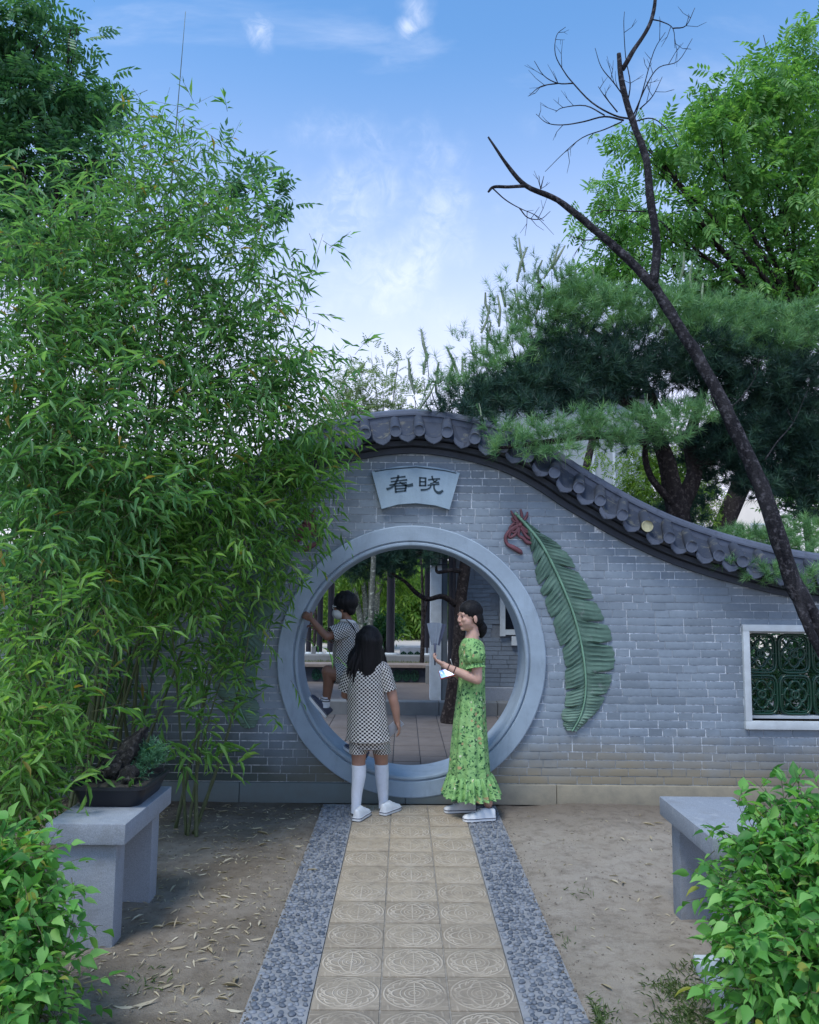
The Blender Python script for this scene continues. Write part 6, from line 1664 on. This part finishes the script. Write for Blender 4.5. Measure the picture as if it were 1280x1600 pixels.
limbt(mb, [gl, gl.lerp(gel, .5), gel], [.040, .042, .036]); limbt(mb, [gel, gel.lerp(gwl, .4), gwl], [.036, .034, .024]); hand(mb, gwl, (.2, 1, .3), (.3, 0, 1), (1, 0, 0), .5, .88)
for pts, rr in (([W(562, 1145), W(561, 1172), W(560.5, 1190), W(561, 1212), W(557.5, 1240), W(556.5, 1266)], [.072, .060, .051, .048, .036, .031]), ([W(592, 1145), W(594.5, 1172, .05), W(596, 1190, .08), W(597, 1212, .10), W(598.5, 1238, .12), W(599.5, 1258, .13)], [.072, .060, .051, .048, .037, .031])):
    limbt(mb, pts, rr, sp=5)
remeshed('body', mb, SK_G, girl, .0052, 3)
face_bits(HG, girl)
# hair: cap and long falling locks
mb = MB(); mb.ell(HG(0, -.012, .036), (.088, .100, .096), HG.R, 20, 16)
rs = random.Random(3)
for i in range(44):
    a = math.radians(-118 + 236*i/43); sx, sy = math.sin(a), -math.cos(a)
    top = HG(sx*.03, sy*.03, .115); s1 = HG(sx*.086, sy*.098 - .008, .045); s2 = HG(sx*.092, sy*.105 - .006, -.035)
    drop = -.165 - .17*max(0, math.cos(a))**.7*(.65 + .75*rs.random()) - .04*rs.random()
    out_ = 1.0 + .35*abs(sx)*rs.random() + (.55 if sx < -.7 else .15)*abs(sx)*rs.random()
    s3 = HG(sx*.095*out_, sy*.112 - .012, drop*.62); s4 = HG(sx*.098*out_*1.1 + rs.uniform(-.014, .014), sy*.108 - .02 + rs.uniform(-.01, .01), drop)
    mb.tube([top, s1, s2, s3, s4], [.018, .021, .021, .014, .0035], 7, smooth_path=4)
remeshed('hair', mb, M_HAIR, girl, .0048, 1)
# shirt
sk = [(1028, 564, 591, .055), (1032, 555, 599, .075), (1039, 547, 605, .092), (1052, 544, 603, .105), (1072, 544, 602, .112), (1100, 544, 602.5, .116), (1130, 544, 606, .130), (1156, 543, 610, .152)]
rings = interp_rings([(W((a+b)/2, y), Vector(((b-a)/2*k_, 0, 0)), Vector((0, dp, 0))) for y, a, b, dp in sk], 6)
def shirt_fold(i, th): t = i/len(rings); return 1 + t*(.022*math.cos(7*th + 1.1 + t) + .016*math.cos(12*th - 2*t) + .012*math.cos(4*th + 3*t)) + .008*mnoise.noise(Vector((math.cos(th)*3, math.sin(th)*3, t*6)))
mb = MB(); loft(mb, rings, 90, shirt_fold)
shirt = mb.build('shirt', M_CHK, girl, smooth=True)
for (a0, a1, sg, r0, r1) in ((W(597, 1041), W(608, 1080, -.01), 1, .060, .058), (W(552, 1041), W(540, 1078, .05), -1, .060, .056)):
    ax = (a1-a0).normalized(); u1 = Vector((1, 0, 0)); u1 = (u1 - ax*u1.dot(ax)).normalized(); u2 = ax.cross(u1)
    rg = interp_rings([(a0.lerp(a1, q_), u1*r_, u2*r_*1.08) for q_, r_ in ((-.12, r0*.6), (.12, r0*.92), (.4, r0), (.75, r0*.99), (1.0, r1))], 4)
    mb = MB(); loft(mb, rg, 56, lambda i, th: 1 + .03*math.cos(5*th + sg) + .015*math.cos(9*th)); mb.build('sleeve', M_CHK, shirt, smooth=True)
mb = MB()
cp_ = [W(559, 1029, .02), W(566, 1032, -.055), W(577, 1033, -.075), W(589, 1032, -.055), W(596, 1029, .02)]
mb.tube(cp_, [.010, .014, .015, .014, .010], 8, smooth_path=5, flat=.6); mb.build('collar', M_CHK, shirt, smooth=True)
mb = MB()
for cx0, cx1, w0, w1, dy in ((561, 560, 15.0, 14.0, 0), (592, 597, 15.0, 13.6, .05)):
    rg = interp_rings([(W(cx0, 1146), Vector((w0*k_, 0, 0)), Vector((0, .10, 0))), (W((cx0+cx1)/2, 1160, dy/2), Vector(((w0+w1)/2*k_, 0, 0)), Vector((0, .094, 0))), (W(cx1, 1176, dy), Vector((w1*k_, 0, 0)), Vector((0, .092, 0)))], 5)
    loft(mb, rg, 50, lambda i, th: 1 + .02*i/10*math.cos(7*th))
rg = interp_rings([(W(577, 1138), Vector((30*k_, 0, 0)), Vector((0, .12, 0))), (W(577, 1150), Vector((31*k_, 0, 0)), Vector((0, .12, 0))), (W(577.5, 1168), Vector((30*k_, 0, 0)), Vector((0, .105, 0)))], 4); loft(mb, rg, 70)
mb.build('shorts', M_CHK, girl, smooth=True)
for pts, rr, hp, fdv, L_ in (([W(561, 1195.5), W(561, 1212), W(557.8, 1238), W(556.7, 1258), W(556.5, 1270)], [.0525, .0525, .0415, .036, .037], G(555, 1284.5), (.30, .95, 0), .225),
                         ([W(596.2, 1194.5, .085), W(597, 1212, .10), W(598.4, 1236, .12), W(599.2, 1252, .13), W(599.5, 1262, .13)], [.0525, .0525, .0425, .036, .037], G(596, 1275), (.52, .85, 0), .225)):
    mb = MB(); mb.tube(pts, rr, 18, smooth_path=6); sk_ = mb.build('sock', M_SOCK, girl, smooth=50)
    mb = MB(); mb.tube([pts[0] + Vector((0, 0, .004)), pts[0] - Vector((0, 0, .018))], [rr[0]*1.03, rr[0]*1.035], 18); mb.build('cuff', M_SOCK, sk_, smooth=50)
    shoe(girl, (hp.x + .006, hp.y + .0, 0), fdv, (0, 0, 1), L_, .090)
gp = W(615, 1137, .03)
t = thing('phone', 'grey phone hanging in the right hand of the girl with long hair', 'phone', tuple(gp))
mb = MB(); mb.box(gp, (.074, .011, .15), M=Matrix.Rotation(math.radians(48), 3, 'Y') @ Matrix.Rotation(.3, 3, 'Z'), bev=.004); mb.build('case', NT('silver case').done((.36, .38, .42), .35), t, smooth=30)
mb = MB(); mb.box(gp + Matrix.Rotation(math.radians(48), 3, 'Y') @ Matrix.Rotation(.3, 3, 'Z') @ Vector((0, .0066, 0)), (.066, .003, .14), M=Matrix.Rotation(math.radians(48), 3, 'Y') @ Matrix.Rotation(.3, 3, 'Z')); mb.build('screen', NT('dark glass').done((.02, .022, .03), .1), t)

# ---------------------------------------------------------------- boy climbing into the gate
YB = 6.50
bb = P(541, 1100, YB)
boy = thing('person', 'masked boy with fluffy black hair climbing up inside the moon gate in checked clothes', 'person', (bb.x, YB, .3))
W = lambda px, py, dy=0.0: P(px, py, YB + dy)
k_ = PX(YB)
HB = Frame(W(537.5, 949), (-.96, .28, -.03), (-.02, 0, 1), .84)
mb = MB(); head(mb, HB)
nbb = W(544, 973); mb.tube([HB(0, -.02, -.09), nbb], [.036, .046], 12)
limbt(mb, [nbb + Vector((0, 0, -.02)), W(543, 995), W(541, 1025), W(542, 1052)], [.06, .085, .08, .088])
bl, br = W(538, 987, -.11), W(541, 987, .12); limbt(mb, [bl, br], [.042, .042])
bel, bwl = W(511, 995, -.17), W(487, 968, -.15)
limbt(mb, [bl, bl.lerp(bel, .5), bel], [.041, .037, .031]); limbt(mb, [bel, bel.lerp(bwl, .4) + Vector((0, 0, -.004)), bwl], [.031, .030, .021])
hand(mb, bwl, W(476, 960, -.13) - bwl, (-.3, .9, -.1), (-.5, -.1, .9), 1.15, .86)
ber, bwr = W(520, 1000, .22), W(500, 985, .20)
limbt(mb, [br, br.lerp(ber, .5), ber], [.041, .037, .031]); limbt(mb, [ber, bwr], [.031, .021]); hand(mb, bwr, (-.8, 0, .5), (-.4, 0, -.8), (0, -1, 0), .7, .86)
kn, an = W(512, 1049, -.10), W(509, 1100, -.06)
limbt(mb, [W(542, 1054, -.06), W(526, 1052, -.09), kn], [.072, .062, .050], sp=5); limbt(mb, [kn, kn.lerp(an, .35) + Vector((.012, 0, 0)), an], [.049, .044, .030], sp=5)
kr_, ar_ = W(562, 1112, .06), W(562, 1164, .05)
limbt(mb, [W(545, 1056, .06), W(550, 1085, .06), kr_], [.072, .06, .048], sp=5); limbt(mb, [kr_, kr_.lerp(ar_, .35), ar_], [.047, .043, .030], sp=5)
remeshed('body', mb, SK_B, boy, .0048, 3)
face_bits(HB, boy)
mb = MB(); mb.ell(HB(0, -.022, .052), (.094, .104, .092), HB.R, 18, 14)
rs = random.Random(8)
for i in range(90):
    d_ = Vector((rs.gauss(0, 1), rs.gauss(-.25, 1), rs.gauss(.55, .9))).normalized()
    if d_.z < -.45 or (d_.y > .35 and d_.z < .35): continue
    p0 = Vector((d_.x*.088, -.022 + d_.y*.098, .052 + d_.z*.088)); mb.ell(HB(*p0), (.020*rs.uniform(.7, 1.2),)*3, None, 8, 6)
mb.ell(HB(0, -.075, -.02), (.062, .035, .05), HB.R)
for s_ in (-1, 1): mb.tube([HB(.074*s_, .02, .03), HB(.077*s_, .012, -.005)], [.014, .006], 7)
remeshed('hair', mb, M_HAIR, boy, .005, 1)
mb = MB(); mb.ell(HB(0, .052, -.058), (.058, .058, .050), HB.R, 18, 12); mb.ell(HB(0, .098, -.045), (.020, .018, .022), HB.R)
mk = remeshed('face_mask', mb, simple('pale mask cloth', (.52, .56, .56), .9, .06, 20, .1), boy, .004, 4)
mb = MB(); 
for s_ in (-1, 1): mb.tube([HB(.050*s_, .060, -.035), HB(.074*s_, .0, -.005)], .0022, 5); 
mb.build('ear_loop', M_RUBBER, mk)
mb = MB()
for s_ in (-1, 1):
    mb.tube([HB(.078*s_, -.012, .008), HB(.074*s_, .060, .010), HB(.060*s_, .092, .010)], .0042, 6)
    mb.tube([HB(.034*s_ + .024*math.cos(a_), .096 - .10*abs(.034*s_ + .024*math.cos(a_))**1.2, .006 + .019*math.sin(a_)) for a_ in np.linspace(0, 2*PI, 17)], .0032, 5, cap=False)
mb.build('glasses', M_RUBBER, boy, smooth=True)
sk = [(970, 533, 554, .045), (974, 527, 558, .075), (981, 522, 561, .115), (995, 521, 562, .125), (1012, 521, 560, .115), (1030, 519.5, 559, .115), (1050, 519, 560, .12)]
rings = interp_rings([(W((a+b)/2, y), Vector(((b-a)/2*k_, 0, 0)), Vector((0, dp, 0))) for y, a, b, dp in sk], 5)
mb = MB(); loft(mb, rings, 80, lambda i, th: 1 + i/len(rings)*(.03*math.cos(6*th + 1) + .02*math.cos(11*th)))
shirt = mb.build('shirt', M_CHK_B, boy, smooth=True)
for a0, a1 in ((W(541, 984, -.09), W(517, 992, -.155)), (W(541, 985, .1), W(526, 997, .19))):
    ax = (a1-a0).normalized(); u1 = Vector((0, 0, 1)); u1 = (u1 - ax*u1.dot(ax)).normalized(); u2 = ax.cross(u1)
    rg = interp_rings([(a0.lerp(a1, q_), u1*r_, u2*r_) for q_, r_ in ((-.1, .050), (.15, .064), (.5, .066), (1.0, .062))], 4)
    mb = MB(); loft(mb, rg, 50, lambda i, th: 1 + .035*math.cos(5*th)); mb.build('sleeve', M_CHK_B, shirt, smooth=True)
mb = MB(); mb.tube([W(532, 970, -.03), W(541, 970, -.062), W(552, 972, -.05), W(556, 974, .0)], [.010, .013, .013, .010], 8, smooth_path=4, flat=.6); mb.build('collar', simple('white collar', (.62, .64, .66), .85, .05, 20, .1), shirt, smooth=True)
mb = MB(); mb.tube([W(541, 968, -.085), W(549, 976, -.118), W(556, 988, -.125), W(562, 1004, -.11)], .0045, 6, smooth_path=4); mb.build('bag_strap', M_BLACK, boy, smooth=True)
mb = MB()
for c0, c1, r0, r1 in ((W(546, 1052, -.05), W(522, 1053, -.09), .098, .076), (W(546, 1052, .05), W(550, 1082, .06), .095, .080)):
    ax = (c1-c0).normalized(); u1 = Vector((0, 1, 0)); u1 = (u1 - ax*u1.dot(ax)).normalized(); u2 = ax.cross(u1)
    loft(mb, interp_rings([(c0.lerp(c1, q_), u1*r_, u2*r_) for q_, r_ in ((-.2, r0*.8), (.2, r0), (.6, (r0+r1)/2), (1.0, r1))], 4), 50)
mb.build('shorts', M_CHK_B, boy, smooth=True)
for a0, a1, nm in ((an, an + (kn-an)*.24, 0), (ar_, ar_ + (kr_-ar_)*.24, 1)):
    mb = MB(); lo_ = a0 - (a1-a0)*.35
    mb.tube([lo_, a0, a1], [.036, .034, .036], 16); sk_ = mb.build('sock', M_SOCK, boy, smooth=50)
    for q_ in (.45, .75):
        c = a0.lerp(a1, q_); mb = MB(); d_ = (a1-a0).normalized(); mb.tube([c - d_*.004, c + d_*.004], .0362, 16); mb.build('stripe', M_NAVY, sk_)
hl = W(508.5, 1121, -.06); toe = W(481, 1088, -.06); fdv = (toe-hl).normalized(); up_ = Vector((-fdv.z, 0, fdv.x)); up_ = up_ if up_.z > 0 or up_.x > 0 else -up_
shoe(boy, hl, fdv, Vector((.77, 0, .64)), .205, .078, upper=M_NAVY, stripe=M_RUBBER)
rz_ = GZc - math.sqrt(R_IN**2 - (W(549, 1165).x - GX)**2)
hx_ = W(570, 1165).x
shoe(boy, Vector((hx_, YB + .05, GZc - math.sqrt(R_IN**2 - (hx_-GX)**2) + .004)), Vector((-.86, 0, .50)), Vector((.5, 0, .86)), .205, .078, upper=M_NAVY, stripe=M_RUBBER)
